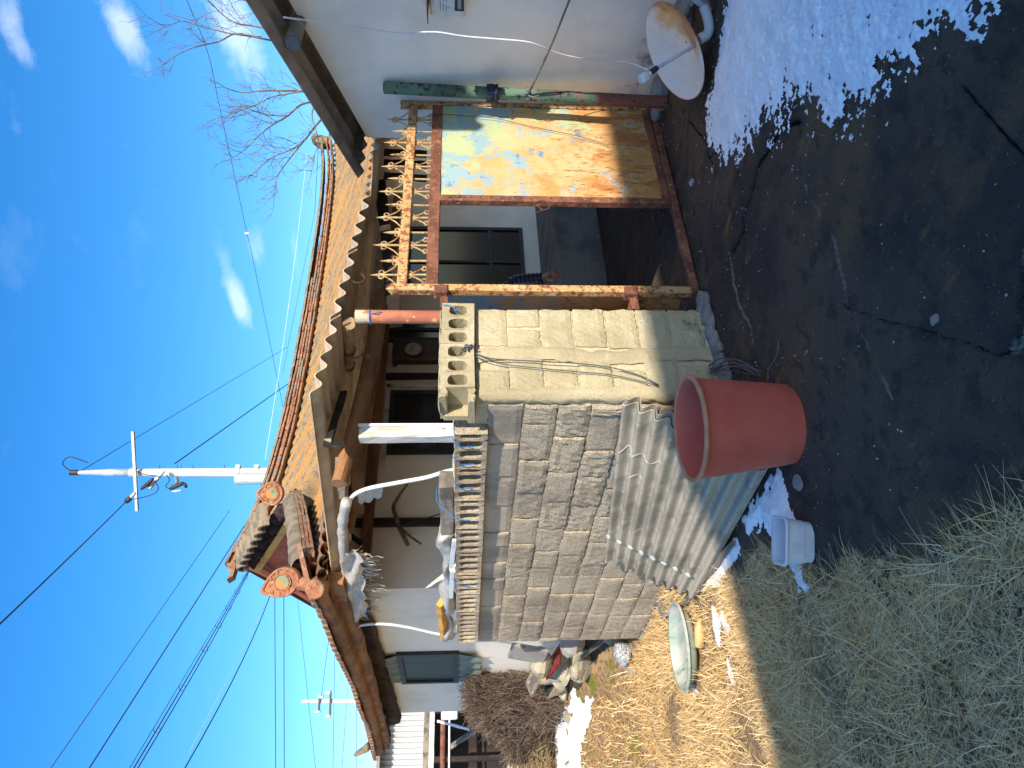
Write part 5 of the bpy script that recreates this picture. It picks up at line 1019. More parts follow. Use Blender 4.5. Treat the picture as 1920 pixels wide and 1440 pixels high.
# frayed film hanging under the eave corner: strips
mb = MB(); qf = random.Random(44)
for k in range(190):
    b0 = qf.uniform(1038, 1158); st = on_x(648+qf.uniform(-6, 10), b0, 2.84+qf.uniform(-.03, .05)); ln = qf.uniform(.12, .36)*(1-.5*abs((b0-1100)/60)**2*.6); w = qf.uniform(.004, .014)
    dx, dy = qf.uniform(-.05, .05), qf.uniform(-.06, .10); P = []
    for j in range(6):
        f = j/5; c = st+Vector((dx*f+.012*math.sin(j*2+k), dy*f, -ln*f)); ww = w*(1-.75*f)*(1+.3*math.sin(j*1.7+k)); P.append([c+Vector((.3*ww, -ww, 0)), c+Vector((.004, 0, .0)), c+Vector((-.2*ww, ww, 0))])
    mb.grid(P)
build('frayed_film', mb, M['film_thin'], None, 'frayed strips of torn plastic film hanging below the tiled roof corner', 'plastic film', smooth=True)
mb = MB(); n, m_ = 18, 7
mb.grid([[on_x(640+i*.9+j*2.2, 1035+i*7.2, 2.80)+Vector((-.03*math.sin(j*1.2+i*.7)-.02, .01*math.sin(i*2.3), -.018*j-.02*math.sin(i*1.9)*(j == m_-1))) for j in range(m_)] for i in range(n)]); build('torn_film_sheet', mb, M['film_thin'], None, 'crumpled plastic film sheet bunched under the roof corner', 'plastic film', smooth=True)
# curved pipe at the far end
mb = MB(); mb.tube(catmull([on_x(655, 1182, 2.8), on_x(680, 1172, 2.78), on_x(720, 1170, 2.74), on_x(765, 1176, 2.7), on_x(832, 1190, 2.66), Vector((2.64, 7.52, 1.5))], 6), .014, 8); build('hoop_pipe', mb, M['white_pvc'], None, 'thin grey white pipe bending from the far wall end up to the side eave', 'pipe', smooth=True)
# branches tied to the house post, hung under the eave
br = [on_y(a, b, 7.6) for a, b in ((764, 908), (748, 930), (738, 950), (742, 968), (750, 992), (765, 1022))]
mb = MB(); mb.tube(catmull(br, 4), [.012+.012*min(1, k/10) for k in range(21)], 7); b2 = on_y(745, 985, 7.6); mb.tube(catmull([b2, on_y(768, 1005, 7.58), on_y(790, 1020, 7.55)], 4), [.02, .02, .018, .016, .014, .013, .012, .011, .01], 7)
build('hanging_branch', mb, M['bark'], None, 'bare forked branch tied across the dark post of the house wall', 'branch', smooth=True)
for k, (pts2, lab) in enumerate(((((745, 988), (790, 975), (830, 962)), 'thin dark wire running from the hanging branch down to the wall beam'), ((((652, 1000), (665, 1010), (680, 1020))), 'dark broken stick poking out under the film roll'))):
    mb = MB(); mb.tube([on_y(a, b, 7.5) for a, b in pts2], .006 if k == 0 else .03, 6); build('wire' if k == 0 else 'stick', mb, M['black'] if k == 0 else M['dark_wood'], None, lab, 'wire' if k == 0 else 'stick')
# blue ties
for k, (c, lab) in enumerate(((Vector((3.28, YP+.13, 2.09)), 'blue string tied round the top of the red gate pipe'),)):
    mb = MB(); mb.tube([c+Vector((.047*math.cos(t), .047*math.sin(t), .002*t)) for t in [x*.42 for x in range(16)]], .0045, 5); mb.tube([c+Vector((-.01, -.05, 0)), c+Vector((-.02, -.06, -.03)), c+Vector((.0, -.055, -.06))], .004, 5); build('string_tie', mb, M['blue'], None, lab, 'string', 'blue string ties')
def tie(pts3, lab):
    mb = MB(); mb.tube(catmull(pts3, 5), .003, 5); p = pts3[-1]; mb.rock(p, (.016, .016, .016), seed=5); mb.tube([p, p+Vector((-.01, -.02, -.03))], .003, 4); build('string_tie', mb, M['blue'], None, lab, 'string', 'blue string ties')
tie([Vector((3.22, YP-.055, 1.64)), Vector((3.21, YP-.06, 1.60)), Vector((3.19, YP-.058, 1.575)), Vector((3.17, YP-.052, 1.565))], 'blue string through the first hole of the pier cap')
for (yy, lab) in ((3.92, 'blue string through the wall cap right beside the pier'), (4.12, 'blue string through the wall cap below the white post'), (4.42, 'blue string through the wall cap near the white hoop pipe')):
    tie([Vector((XW-.02, yy-.05, 1.585)), Vector((XW-.055, yy-.03, 1.565)), Vector((XW-.068, yy-.015, 1.53)), Vector((XW-.06, yy, 1.48))], lab)
tie([Vector((XW+.16, 4.78, 1.70)), Vector((XW+.05, 4.77, 1.70)), Vector((XW+.0, 4.79, 1.66)), Vector((XW-.065, 4.83, 1.57)), Vector((XW-.07, 4.85, 1.50))], 'blue string tying the timber beam to the wall cap')
tie([Vector((XW+.0, 5.95, 1.62)), Vector((XW-.065, 5.97, 1.57)), Vector((XW-.07, 6.0, 1.5))], 'blue string below the plastic roll')
# wires tied to the pier cap
wz = [on_y(a, b, YP-.03) for a, b in ((880, 655), (893, 663), (920, 672), (960, 675), (1020, 678), (1090, 682), (1150, 690), (1200, 704), (1235, 722))]
mb = MB(); mb.tube(catmull(wz, 4), .0036, 6)
wz2 = [on_y(a, b, YP-.028) for a, b in ((884, 658), (900, 672), (945, 683), (1010, 690), (1080, 697), (1140, 702), (1190, 712), (1235, 724))]
mb.tube(catmull(wz2, 4), .003, 6)
k0 = on_y(878, 652, YP-.055)
for k in range(7): mb.tube(catmull([k0+Vector((qv.uniform(-.03, .03), .03, qv.uniform(-.02, .05))), k0+Vector((qv.uniform(-.02, .02), -.01, qv.uniform(-.015, .02))), k0+Vector((qv.uniform(-.03, .03), 0, qv.uniform(-.05, .0)))], 3), .005, 5)
build('electric_wire', mb, M['wire'], None, 'pair of grey wires knotted at the pier cap and hanging down its front', 'wire', smooth=True)
mb = MB(); c = on_y(1340, 692, 3.35)
for k in range(9):
    a0, b0 = qv.uniform(1325, 1345), qv.uniform(685, 700); mb.tube(catmull([on_z(a0, b0, .06), on_z(a0+22, b0-qv.uniform(5, 18), .05+.05*qv.random()), on_z(a0+52, b0-qv.uniform(0, 12), .05), on_z(a0+85, b0+qv.uniform(0, 14), .01)], 4), .004, 5)
build('wire_tangle', mb, M['wire'], None, 'tangle of bluish wire on the ground behind the red tub', 'wire', smooth=True)
mb = MB(); mb.tube(catmull([on_z(a, b, .012) for a, b in ((1460, 640), (1459, 660), (1452, 678), (1442, 695), (1440, 716))], 4), .006, 6); build('wire_stub', mb, M['wire'], None, 'short bent grey wire on the concrete right of the red tub', 'wire', smooth=True)
# ------------------------------------------------------------------ a person in the yard, mostly hidden by the pier
PX, PY = 4.05, 4.62; PZ = ghs(PX, PY)
hand0, elbow, sh = on_y(1016, 522, 4.50), on_y(972, 531, 4.57), on_y(940, 556, 4.64)
person = empty('person', (PX, PY, PZ), 'person in a dark padded jacket behind the gate post, only one arm showing', 'person')
pc_ = Vector((sh.x-.17, 4.68, 0)); shz = sh.z
J = [(pc_.x, 4.68, .80), (pc_.x, 4.68, 1.0), (pc_.x, 4.66, shz-.06), (pc_.x, 4.64, shz+.09), (pc_.x+.01, 4.61, shz+.20), (sh.x, sh.y, sh.z), tuple(elbow), tuple(hand0),
     (pc_.x-.17, 4.66, shz), (pc_.x-.22, 4.64, shz-.27), (pc_.x-.2, 4.56, shz-.5), (pc_.x+.09, 4.68, .72), (pc_.x+.10, 4.66, .36), (pc_.x+.10, 4.68, PZ+.05), (pc_.x+.10, 4.56, PZ+.035), (pc_.x-.09, 4.68, .72), (pc_.x-.10, 4.66, .36), (pc_.x-.10, 4.68, PZ+.05), (pc_.x-.10, 4.56, PZ+.035)]
Ed = [(0, 1), (1, 2), (2, 3), (3, 4), (2, 5), (5, 6), (6, 7), (2, 8), (8, 9), (9, 10), (0, 11), (11, 12), (12, 13), (13, 14), (0, 15), (15, 16), (16, 17), (17, 18)]
Rd = [.145, .15, .15, .055, .05, .085, .052, .034, .085, .055, .04, .095, .065, .045, .04, .095, .065, .045, .04]
me = bpy.data.meshes.new('body'); me.from_pydata([Vector(p)-Vector((PX, PY, PZ)) for p in J], Ed, []); body = bpy.data.objects.new('body', me); COL.objects.link(body); setparent(body, person, (PX, PY, PZ))
sm = body.modifiers.new('skin', 'SKIN'); me.skin_vertices[0].data[0].use_root = True
for i, r in enumerate(Rd): me.skin_vertices[0].data[i].radius = (r, r)
sb_ = body.modifiers.new('sub', 'SUBSURF'); sb_.levels = 2; sb_.render_levels = 2; me.materials.append(M['trousers'])
hd = Vector((pc_.x+.01, 4.61, shz+.27)); mb = MB(); mb.lathe([(0, -.115), (.045, -.108), (.066, -.07), (.078, 0), (.076, .05), (.05, .1), (0, .118)], hd, 18, None, .92, 1.1); mb.tube([hd+Vector((0, -.075, .01)), hd+Vector((0, -.105, -.02)), hd+Vector((0, -.08, -.035))], [.006, .014, .010], 8)
for sx in (-1, 1): mb.lathe([(0, 0), (.02, .004), (.026, .0)], hd+Vector((sx*.072, 0, -.01)), 8, Matrix.Rotation(sx*math.pi/2, 3, 'Y'), 1, 1.3)
mb.box(hd+Vector((0, -.082, -.055)), (.04, .01, .008)); head = build('head', mb, M['skin'], person, smooth=True)
mb = MB()
for sx in (-1, 1): mb.rock(hd+Vector((sx*.03, -.078, .012)), (.022, .012, .012), seed=3)
build('eye', mb, M['black'], head)
mb = MB(); mb.lathe([(.084, .0), (.088, .05), (.06, .112), (0, .13)], hd+Vector((0, .012, 0)), 18, None, .95, 1.08); build('hair', mb, M['hair'], person, smooth=True)
# quilted jacket: torso and sleeves with puffed rings
def puffed(pts, rs, per, parent, nm):
    P = catmull(pts, 8); k = len(P); mb = MB(); ln = [0]
    for a, b in zip(P[:-1], P[1:]): ln.append(ln[-1]+(b-a).length)
    N_ = max(20, int(ln[-1]/per*7)); Q, R2 = [], []
    for i in range(N_+1):
        s = ln[-1]*i/N_; j = min(k-2, max(0, int(np.searchsorted(ln, s))-1)); f = (s-ln[j])/(ln[j+1]-ln[j]+1e-9); Q.append(P[j].lerp(P[j+1], f)); R2.append(float(np.interp(s, [ln[-1]*t/(len(rs)-1) for t in range(len(rs))], rs))*(1+.13*abs(math.sin(math.pi*s/per))))
    mb.tube(Q, R2, 16); return build(nm, mb, M['jacket'], parent, smooth=True)
puffed([sh+Vector((-.05, .02, .02)), sh.lerp(elbow, .5)+Vector((.01, 0, -.005)), elbow, hand0], [.085, .072, .060, .044], .035, person, 'sleeve')
puffed([Vector((pc_.x-.13, 4.66, shz)), Vector((pc_.x-.22, 4.64, shz-.27)), Vector((pc_.x-.2, 4.56, shz-.47))], [.08, .066, .046], .035, person, 'sleeve')
puffed([Vector((pc_.x, 4.68, .76)), Vector((pc_.x, 4.68, 1.0)), Vector((pc_.x, 4.66, shz-.02)), Vector((pc_.x, 4.65, shz+.08))], [.17, .165, .165, .075], .06, person, 'jacket')
# the hand with its five fingers
hdir = (on_y(1040, 512, 4.48)-hand0).normalized(); hs2 = hdir.cross(Vector((0, 1, 0))).normalized(); mb = MB()
mb.tube([hand0-hdir*.01, hand0+hdir*.02, hand0+hdir*.055, hand0+hdir*.085], [.024, .031, .036, .030], 10, squash=.6)
for i, (o_, l_) in enumerate(((-.026, .062), (-.009, .075), (.008, .08), (.024, .07))):
    b0 = hand0+hdir*.08+hs2*o_; mb.tube([b0, b0+hdir*l_*.45+hs2*o_*.15, b0+hdir*l_*.8+hs2*o_*.2+Vector((0, .012, 0)), b0+hdir*l_+hs2*o_*.2+Vector((0, .024, 0))], [.0095, .009, .008, .006], 8)
b0 = hand0+hdir*.03-hs2*.03; mb.tube([b0, b0+hdir*.03-hs2*.028, b0+hdir*.065-hs2*.04], [.012, .0105, .007], 8)
build('hand', mb, M['skin'], person, smooth=True)
mb = MB(); hl = Vector((pc_.x-.2, 4.55, shz-.5)); mb.tube([hl, hl+Vector((0, -.01, -.05)), hl+Vector((0, -.01, -.09))], [.026, .036, .03], 10, squash=.6)
for i in range(4): b0 = hl+Vector((-.02+.014*i, -.01, -.085)); mb.tube([b0, b0+Vector((0, .005, -.035)), b0+Vector((0, .02, -.065+.004*i))], [.009, .0085, .006], 8)
b0 = hl+Vector((.03, -.01, -.03)); mb.tube([b0, b0+Vector((.018, 0, -.03)), b0+Vector((.02, 0, -.055))], [.011, .010, .007], 8)
build('hand', mb, M['skin'], person, smooth=True)
# ------------------------------------------------------------------ utility poles and overhead lines
def utility_pole():
    top, low = far(137, 886, 27), far(495, 889, 27); bx_, by_ = top.x-.05, top.y
    up = empty('utility_pole', (low.x, low.y, 0), 'tall cream utility pole with steel crossarm rising behind the house roof', 'utility pole')
    zt = top.z; zc = far(250, 885, 27).z; zn = far(232, 885, 27).z
    base = Vector((low.x, low.y, -.2)); at = lambda z: base.lerp(top, (z+.2)/(zt+.2))
    mb = MB(); mb.tube([base, at(8.4), at(zn)], [.21, .165, .125], 18); build('shaft', mb, M['pole_conc'], up, smooth=True)
    mb = MB(); mb.tube([at(zn-.4), at(zn+.5), at(zt-.1)], [.135, .13, .06], 14); build('steel_top', mb, M['pole_steel'], up, smooth=True)
    mb = MB(); mb.tube([at(zt-.16), at(zt+.1)], .10, 10); mb.tube(catmull([at(zt), at(zt)+RIGHT*.3+Vector((0, 0, .35)), at(zt)+RIGHT*.55+Vector((0, 0, .1)), at(zt-.5)+RIGHT*.35], 5), .02, 6); build('top_insulator', mb, M['frame_dark'], up)
    l_, r_ = far(257, 958, 26.8), far(249, 809, 26.8); mb = MB(); mb.timber(l_, r_, .10, .10, 1, jit=.001); build('crossarm', mb, M['pole_steel'], up)
    mb = MB(); mb.tube([at(zc+.15), at(zc-.1)], .165, 14); build('collar', mb, M['pole_steel'], up)
    mb = MB(); mb.timber(far(307, 882, 26.7), far(279, 916, 26.4), .10, .12, 2, jit=.001); build('side_arm', mb, M['pole_steel'], up)
    for (p_, q_, r2, mk) in (((264, 918), (288, 897), .06, 'frame_dark'), ((235, 942), (246, 932), .085, 'frame_dark'), ((243, 935), (254, 923), .055, 'pole_steel'), ((318, 917), (345, 905), .07, 'frame_dark'), ((322, 922), (342, 919), .035, 'pole_steel'), ((345, 905), (350, 915), .05, 'frame_dark'), ((330, 893), (332, 906), .06, 'grey_conc')):
        mb = MB(); a_, b_ = far(*p_, 26.3), far(*q_, 26.3); mb.tube([a_, a_.lerp(b_, .15), a_.lerp(b_, .5), a_.lerp(b_, .85), b_], [r2*.5, r2, r2*1.15, r2, r2*.5], 10); build('insulator', mb, M[mk], up, smooth=True)
    for (pts_, rr) in ((((288, 900), (297, 914), (290, 925), (270, 932), (250, 936)), .016), (((312, 890), (318, 900), (311, 912), (322, 918)), .016), (((256, 884), (275, 890), (300, 893)), .014)):
        mb = MB(); mb.tube(catmull([far(a, b, 26.35) for a, b in pts_], 5), rr, 6); build('jumper', mb, M['black'], up, smooth=True)
    t0, t1 = far(441, 898, 26.5), far(500, 897, 26.5); mb = MB(); mb.tube([t0, t0+Vector((0, 0, -.05)), t1], [.15, .2, .2], 16); build('transformer_case', mb, M['pole_steel'], up, smooth=False)
    for a in (443, 478):
        mb = MB(); c = at(far(a, 889, 27).z); mb.tube([c+Vector((0, 0, .09)), c-Vector((0, 0, .09))], .19, 14); mb.box(c+RIGHT*.2, (.12, .12, .16)); build('clamp', mb, M['pole_steel'], up)
    for a in (297, 330, 337, 359, 418):
        mb = MB(); c = at(far(a, 885, 27).z); mb.tube([c, c+RIGHT*.27], .014, 5); build('step_bolt', mb, M['wire'], up)
    return up
utility_pole()
fp = empty('utility_pole', far(800, 1312, 60), 'distant thin utility pole with two crossarms above the tiled side eave', 'utility pole')
f0, f1 = far(566, 1315, 60), far(800, 1313, 60)
mb = MB(); mb.tube([f1, f0], [.22, .12], 10); build('shaft', mb, M['pole_conc'], fp, smooth=True)
for a, b0, b1 in ((598, 1333, 1308), (619, 1340, 1297)): mb = MB(); mb.timber(far(a, b0, 59.8), far(a+1, b1, 59.8), .15, .15, 3, jit=.001); build('crossarm', mb, M['wire'], fp)
for a, b in ((602, 1306), (616, 1298), (616, 1342), (596, 1334)): mb = MB(); mb.tube([far(a-5, b, 59.8), far(a+4, b, 59.8)], .16, 6); build('insulator', mb, M['pole_steel'], fp)
def cable(a, b, da, db, r, lab, sag=0.0, mk='black', extra=None):
    p, p2 = far(*a, da), far(*b, db); mb = MB(); ext = 3.0 if (b[1] > 1440 or b[0] < 0) else 1.0
    mb.tube([p.lerp(p2, k/24*ext)-Vector((0, 0, sag*4*(k/24*ext)*(1-k/24*ext) if k/24*ext < 1 else 0)) for k in range(25)], r, 5, cap=False)
    return build('overhead_cable', mb, M[mk], None, lab, 'cable', 'overhead cables', smooth=True)
cable((234, 943), (-40, 1208), 26.3, 13, .018, 'thick black cable from the pole crossarm to the upper left', .02)
cable((328, 869), (545, 716), 26.8, 40, .022, 'black cable from the utility pole down behind the ridge to the right')
cable((150, 884), (540, 650), 27, 60, .016, 'hair-thin cable from the pole top to the far right', 0, 'wire')
cable((497, 862), (575, 290), 27, 34, .008, 'thin white cable above the roof ridge', .1, 'white_pvc')
mb = MB(); mb.tube(catmull([far(a, b, 20+.012*(b+40)) for a, b in ((330, -40), (350, 0), (390, 100), (413, 207), (463, 437), (473, 480), (520, 710), (536, 790))], 5), .009, 5, cap=False); build('overhead_cable', mb, M['wire'], None, 'thin grey cable with a white insulator crossing the sky in front of the tree', 'cable', 'overhead cables', smooth=True)
mb = MB(); mb.rock(far(463, 438, 20+.012*478), (.12, .12, .16), seed=4); build('cable_insulator', mb, M['white_pvc'], None, 'small white insulator on the thin cable right of the pole', 'insulator')
cable((430, 958), (85, 1455), 26.5, 16, .010, 'uppermost of the thin purplish cables left of the roof', 0, 'wire')
cable((478, 955), (160, 1452), 26.5, 16, .014, 'single black cable passing behind the ridge horn', 0)
for k, (o, r) in enumerate(((0, .007), (3.5, .012), (7, .011))):
    cable((466+o*.4, 1068), (236+o*2.2, 1452), 24, 14, r, ('thin upper strand of the lashed cable bundle', 'middle strand of the lashed cable bundle', 'lower strand of the lashed cable bundle')[k], .03*k)
pA, pB = far(467, 1068, 24), far(243, 1452, 14)
for k, f in enumerate((.06, .17, .28, .39, .52, .70, .86)):
    mb = MB(); c = pA.lerp(pB, f); c.z -= .05*4*f*(1-f); d_ = (pB-pA).normalized(); o1 = d_.orthogonal().normalized(); o2 = d_.cross(o1); rr = .085-.025*f; mb.tube([c+(o1*math.cos(t)+o2*math.sin(t))*rr for t in [x*.52 for x in range(13)]], .007, 4); build('cable_ring', mb, M['wire'], None, ('first', 'second', 'third', 'fourth', 'fifth', 'sixth', 'seventh')[k]+' wire ring out from the roof on the lashed cable bundle', 'ring', 'rings on the lashed cable bundle')
cable((508, 1112), (340, 1452), 24, 15, .013, 'black and white cable below the lashed bundle', .12)
cable((507, 1114), (355, 1410), 24.05, 16, .006, 'thin pale strand beside the lowest slanting cable', .02, 'white_pvc')
cable((515, 1100), (517, 1455), 40, 38, .020, 'upper of two level black cables left of the hip tile', 0)
cable((532, 1100), (533, 1455), 40, 38, .020, 'lower of two level black cables left of the hip tile', 0)
cable((556, 1105), (593, 1455), 60, 45, .014, 'faint thin cable left of the roof corner', 0, 'wire')
cable((617, 1195), (602, 1308), 50, 59, .018, 'short thin cable ending at the distant pole', 0, 'wire')
cable((628, 1215), (624, 1455), 70, 60, .022, 'level thin cable crossing the distant pole', 0, 'wire')
cable((668, 1320), (668, 1455), 60, 60, .02, 'black cable just above the back roof corner', 0)
cable((652, 1290), (640, 1455), 70, 60, .018, 'faint cable below the crossarms of the distant pole', 0, 'wire')
cable((597, 275), (590, 400), 40, 42, .014, 'short thin cable beside the right ridge horn', 0, 'wire')
cable((590, 400), (530, 700), 42, 44, .010, 'very thin cable grazing the roof ridge', 0, 'wire')
# ------------------------------------------------------------------ bare tree behind the white house
tree = empty('bare_tree', far(930, 60, 15), 'bare leafless tree with pale branches behind the corrugated roof edge', 'tree')
tree.location.z = -.2; WL[tree.name] = tree.location.copy()
TB = Vector((tree.location.x, tree.location.y, -.2)); qb = random.Random(77)
limbs = [((640, 90), (540, 80), (490, 72), (443, 63), (410, 78), (360, 90), (320, 110), (297, 128)), ((640, 90), (520, 58), (483, 50), (443, 43), (417, 27), (393, 3), (370, -20)), ((490, 70), (433, 63), (380, 50), (340, 40), (300, 55)),
         ((640, 100), (590, 165), (550, 170), (497, 170), (453, 173), (420, 163), (400, 147)), ((590, 168), (550, 174), (507, 183), (473, 200), (437, 212), (393, 227)), ((640, 110), (600, 180), (563, 197), (540, 217), (513, 233), (487, 253), (460, 280), (430, 300)),
         ((650, 130), (620, 200), (590, 238), (567, 267), (540, 283), (507, 297), (473, 327), (465, 330)), ((567, 267), (545, 295), (530, 315), (520, 335), (513, 376)), ((640, 90), (560, 20), (500, 10), (440, -5), (400, -30)), ((600, 180), (585, 215), (597, 262), (590, 290), (583, 330)),
         ((540, 217), (500, 215), (470, 205), (440, 190))]
tw_v, tw_f = [], []
def thin_tube(pts, r0, r1, n=4):
    m = len(pts); o = len(tw_v); t = (pts[-1]-pts[0]).normalized(); a = t.orthogonal().normalized(); b = t.cross(a)
    for i, p in enumerate(pts):
        r = r0+(r1-r0)*i/(m-1)
        for k in range(n): th = 6.2832*k/n; tw_v.append(tuple(p+a*r*math.cos(th)+b*r*math.sin(th)))
    for i in range(m-1):
        for k in range(n): tw_f.append((o+i*n+k, o+i*n+(k+1) % n, o+(i+1)*n+(k+1) % n, o+(i+1)*n+k))
def twig(p, d, ln, r, lev):
    pts = [p]; c = p.copy(); dd = d.copy(); k = 5
    for i in range(k):
        dd = (dd+Vector((qb.uniform(-.3, .3), qb.uniform(-.3, .3), qb.uniform(-.22, .3)))).normalized(); c = c+dd*ln/k; pts.append(c.copy())
        if lev > 0 and i >= 1 and qb.random() < .8:
            side = Vector((qb.uniform(-1, 1), qb.uniform(-1, 1), qb.uniform(-.6, 1))); side = (side-dd*side.dot(dd)).normalized()
            twig(c.copy(), (dd*.75+side*.75).normalized(), ln*qb.uniform(.45, .7), r*.6, lev-1)
    thin_tube(pts, r, r*.45)
mbl = MB(); mbl.tube(catmull([TB, TB+Vector((.05, .05, 1.5)), far(700, 85, 15.0), far(640, 95, 15.0)], 4), [.20-.0075*k for k in range(13)], 10); build('trunk', mbl, M['bark'], tree, smooth=True)
for li, L in enumerate(limbs):
    dep = 15.0; pts = []
    for i, (a, b) in enumerate(L): pts.append(far(a, b, dep+(qb.uniform(-.3, .3) if i else 0)))
    C2 = catmull(pts, 4); r0 = .055 if L[0][0] >= 640 else .032; mbl = MB(); n_ = len(C2); mbl.tube(C2, [.6*r0+(.005-.6*r0)*(k/(n_-1))**.6 for k in range(n_)], 6); build('branch', mbl, M['bark'], tree, smooth=True)
    for k in range(3, n_-1):
        if k < n_*.22: continue
        if qb.random() < .55:
            dd = (C2[min(k+1, n_-1)]-C2[k-1]).normalized(); side = Vector((qb.uniform(-1, 1), qb.uniform(-1, 1), qb.uniform(-.8, 1))); side = (side-dd*side.dot(dd)).normalized()
            twig(C2[k].copy(), (dd*.8+side*.7).normalized(), qb.uniform(.35, .75)*(1.15-.5*k/n_), .0065, 2)
    twig(C2[-1].copy(), (C2[-1]-C2[-3]).normalized(), .35, .006, 1)
fast('twigs', np.array(tw_v)-np.array(wloc(tree)), tw_f, M['bark'], None, kind='stuff').parent = tree
# ------------------------------------------------------------------ shed, brushwood and hay beyond the house
SY = 16.5
shed = empty('storage_shed', on_y(1000, 1400, SY), 'open storage shed with a white ribbed metal wall beyond the house corner', 'shed')
a_, b_, c_, d_ = on_y(705, 1318, SY), on_y(705, 1475, SY), on_y(797, 1475, SY), on_y(797, 1318, SY)
mb = MB(); mb.sheet(b_, a_, Vector((a_.x, SY, d_.z)), Vector((b_.x, SY, c_.z)), 15, .03, .006, nu_per=10, nv=2, nrm=Vector((0, -1, 0))); build('metal_wall', mb, M['metal_sheet'], shed)
for a, th, mk in ((801, .11, 'grey_wood'), (811, .10, 'white_paint')):
    p, p2 = on_y(a, 1318, SY-.05), on_y(a, 1475, SY-.05); mb = MB(); mb.timber(p, (p2.x, p2.y, p.z), .10, th, 4, jit=.004); build('lintel', mb, M[mk], shed)
p, p2 = on_y(815, 1300, SY+1.2), on_y(1010, 1480, SY+1.2); mb = MB(); mb.box(((p.x+p2.x)/2, SY+1.2, 1.0), (abs(p.x-p2.x)+1, .1, 2.8)); build('back_wall', mb, M['dark_wood'], shed)
mb = MB(); mb.box(((p.x+p2.x)/2, SY+.7, d_.z+.95), (abs(p.x-p2.x)+.6, 2.2, .06), rot=Matrix.Rotation(.1, 3, 'X')); build('roof', mb, M['slate_dark'], shed)
for a, r2, mk in ((831, .05, 'rust'), (843, .02, 'white_pvc')):
    p, p2 = on_y(a, 1330, SY-.2), on_y(a, 1475, SY-.2); mb = MB(); mb.tube([p, (p2.x, p2.y, p.z)], r2, 8); build('rail', mb, M[mk], shed)
for b in (1332, 1425): p = on_y(815, b, SY-.12); mb = MB(); mb.timber((p.x, p.y, -.35), p, .10, .10, 6, up=(0, 1, 0)); build('post', mb, M['dark_wood'], shed)
lw0, lw1 = on_y(900, 1375, 14.6), on_y(900, 1480, 14.6)
mb = MB(); mb.box(((lw0.x+lw1.x)/2, 14.8, .15), (lw0.x-lw1.x+.9, .3, 1.15), ch=.02); build('low_wall', mb, M['pier'], None, 'low pale cement wall in the sun in front of the shed', 'wall')
p = on_y(846, 1392, 14.4); mb = MB(); mb.box((p.x+.1, 14.5, .42), (.35, .3, .28), ch=.01); mb.box((p.x+.1, 14.4, .6), (.45, .34, .04)); build('wooden_crate', mb, M['dark_wood'], None, 'small dark wooden crate beside the low cement wall', 'crate')
for k, (p_, q_, r2, mk, nm, lab) in enumerate((((820, 1352), (880, 1368), .02, 'white_pvc', 'pole', 'thin white pole leaning in front of the shed'), ((845, 1400), (905, 1360), .05, 'grey_wood', 'board', 'grey board leaning in front of the shed'), ((835, 1345), (870, 1325), .06, 'brown_wood', 'board', 'brown board leaning in the shed beside the house corner'))):
    mb = MB(); mb.timber(on_y(*p_, 14.9+.2*k), on_y(*q_, 14.6+.2*k), r2*2, r2, 9+k); build(nm, mb, M[mk], None, lab, nm)
p = on_y(843, 1336, 15); mb = MB(); mb.box(p, (.25, .06, .3), ch=.02); build('plastic_sack', mb, M['container'], None, 'white sack hanging at the edge of the shed opening', 'sack')
def stick_heap(name, cen, size, n, ln, r, material, label, cat, seed, flat=.35, axis=None, boxy=False):
    s = np.random.RandomState(seed); V = np.zeros((n, 9, 3)); d = s.normal(size=(n, 3)); d[:, 2] *= flat
    if axis is not None: d = d*.45+np.array(axis)*np.sign(s.uniform(-1, 1, (n, 1)))
    d /= np.linalg.norm(d, axis=1, keepdims=True); u = s.normal(size=(n, 3)); u /= np.linalg.norm(u, axis=1, keepdims=True); u *= s.uniform(0, 1, (n, 1))**.45
    if boxy: u = s.uniform(-1, 1, (n, 3)); u[:, 2] = np.minimum(u[:, 2], 1-.5*np.clip(-u[:, 0], 0, 1)-.25*s.uniform(0, 1, n))
    c = np.array(cen)+u*np.array(size)/2; c[:, 2] = np.maximum(c[:, 2], cen[2]-size[2]*.45); L = s.uniform(.5, 1.2, (n, 1))*ln; a = np.cross(d, [0, 0, 1.]); a /= np.linalg.norm(a, axis=1, keepdims=True)+1e-9; b = np.cross(d, a); bend = s.normal(size=(n, 3))*.12*L
    for j, t in enumerate((-.5, 0, .5)):
        m = c+d*L*t+bend*(1-4*t*t)
        for k in range(3): th = 2.094*k; V[:, j*3+k] = m+(a*math.cos(th)+b*math.sin(th))*r*s.uniform(.6, 1.3, (n, 1))
    F = []
    for j in range(2):
        for k in range(3): F.append([j*3+k, j*3+(k+1) % 3, (j+1)*3+(k+1) % 3, (j+1)*3+k])
    F = (np.array(F)[None]+np.arange(n)[:, None, None]*9).reshape(-1, 4)
    V[:, :, 2] = np.maximum(V[:, :, 2], gh(V[:, :, 0], V[:, :, 1])-.01)
    return fast(name, V.reshape(-1, 3), F, material, attrs=dict(rnd=np.repeat(s.uniform(0, 1, n), 9)), label=label, cat=cat)
stick_heap('brushwood_pile', (2.88, 11.0, .80), (.5, .75, 1.15), 9000, .5, .0032, M['brush'], 'dark tangled pile of brushwood twigs against the white side wall', 'brushwood', 5, .8, (.2, .25, -.9), True)
stick_heap('brushwood_pile', (2.68, 11.7, .55), (.6, .8, .75), 6000, .5, .0032, M['brush'], 'lower brown part of the brushwood heap spreading to the left', 'brushwood', 6, .6, (.5, .4, -.6), True)
stick_heap('hay_heap', (2.15, 12.3, .42), (1.3, 2.2, .5), 9000, .24, .0035, M['hay'], 'sunlit heap of dry hay beside the brushwood pile', 'hay', 7, .5)
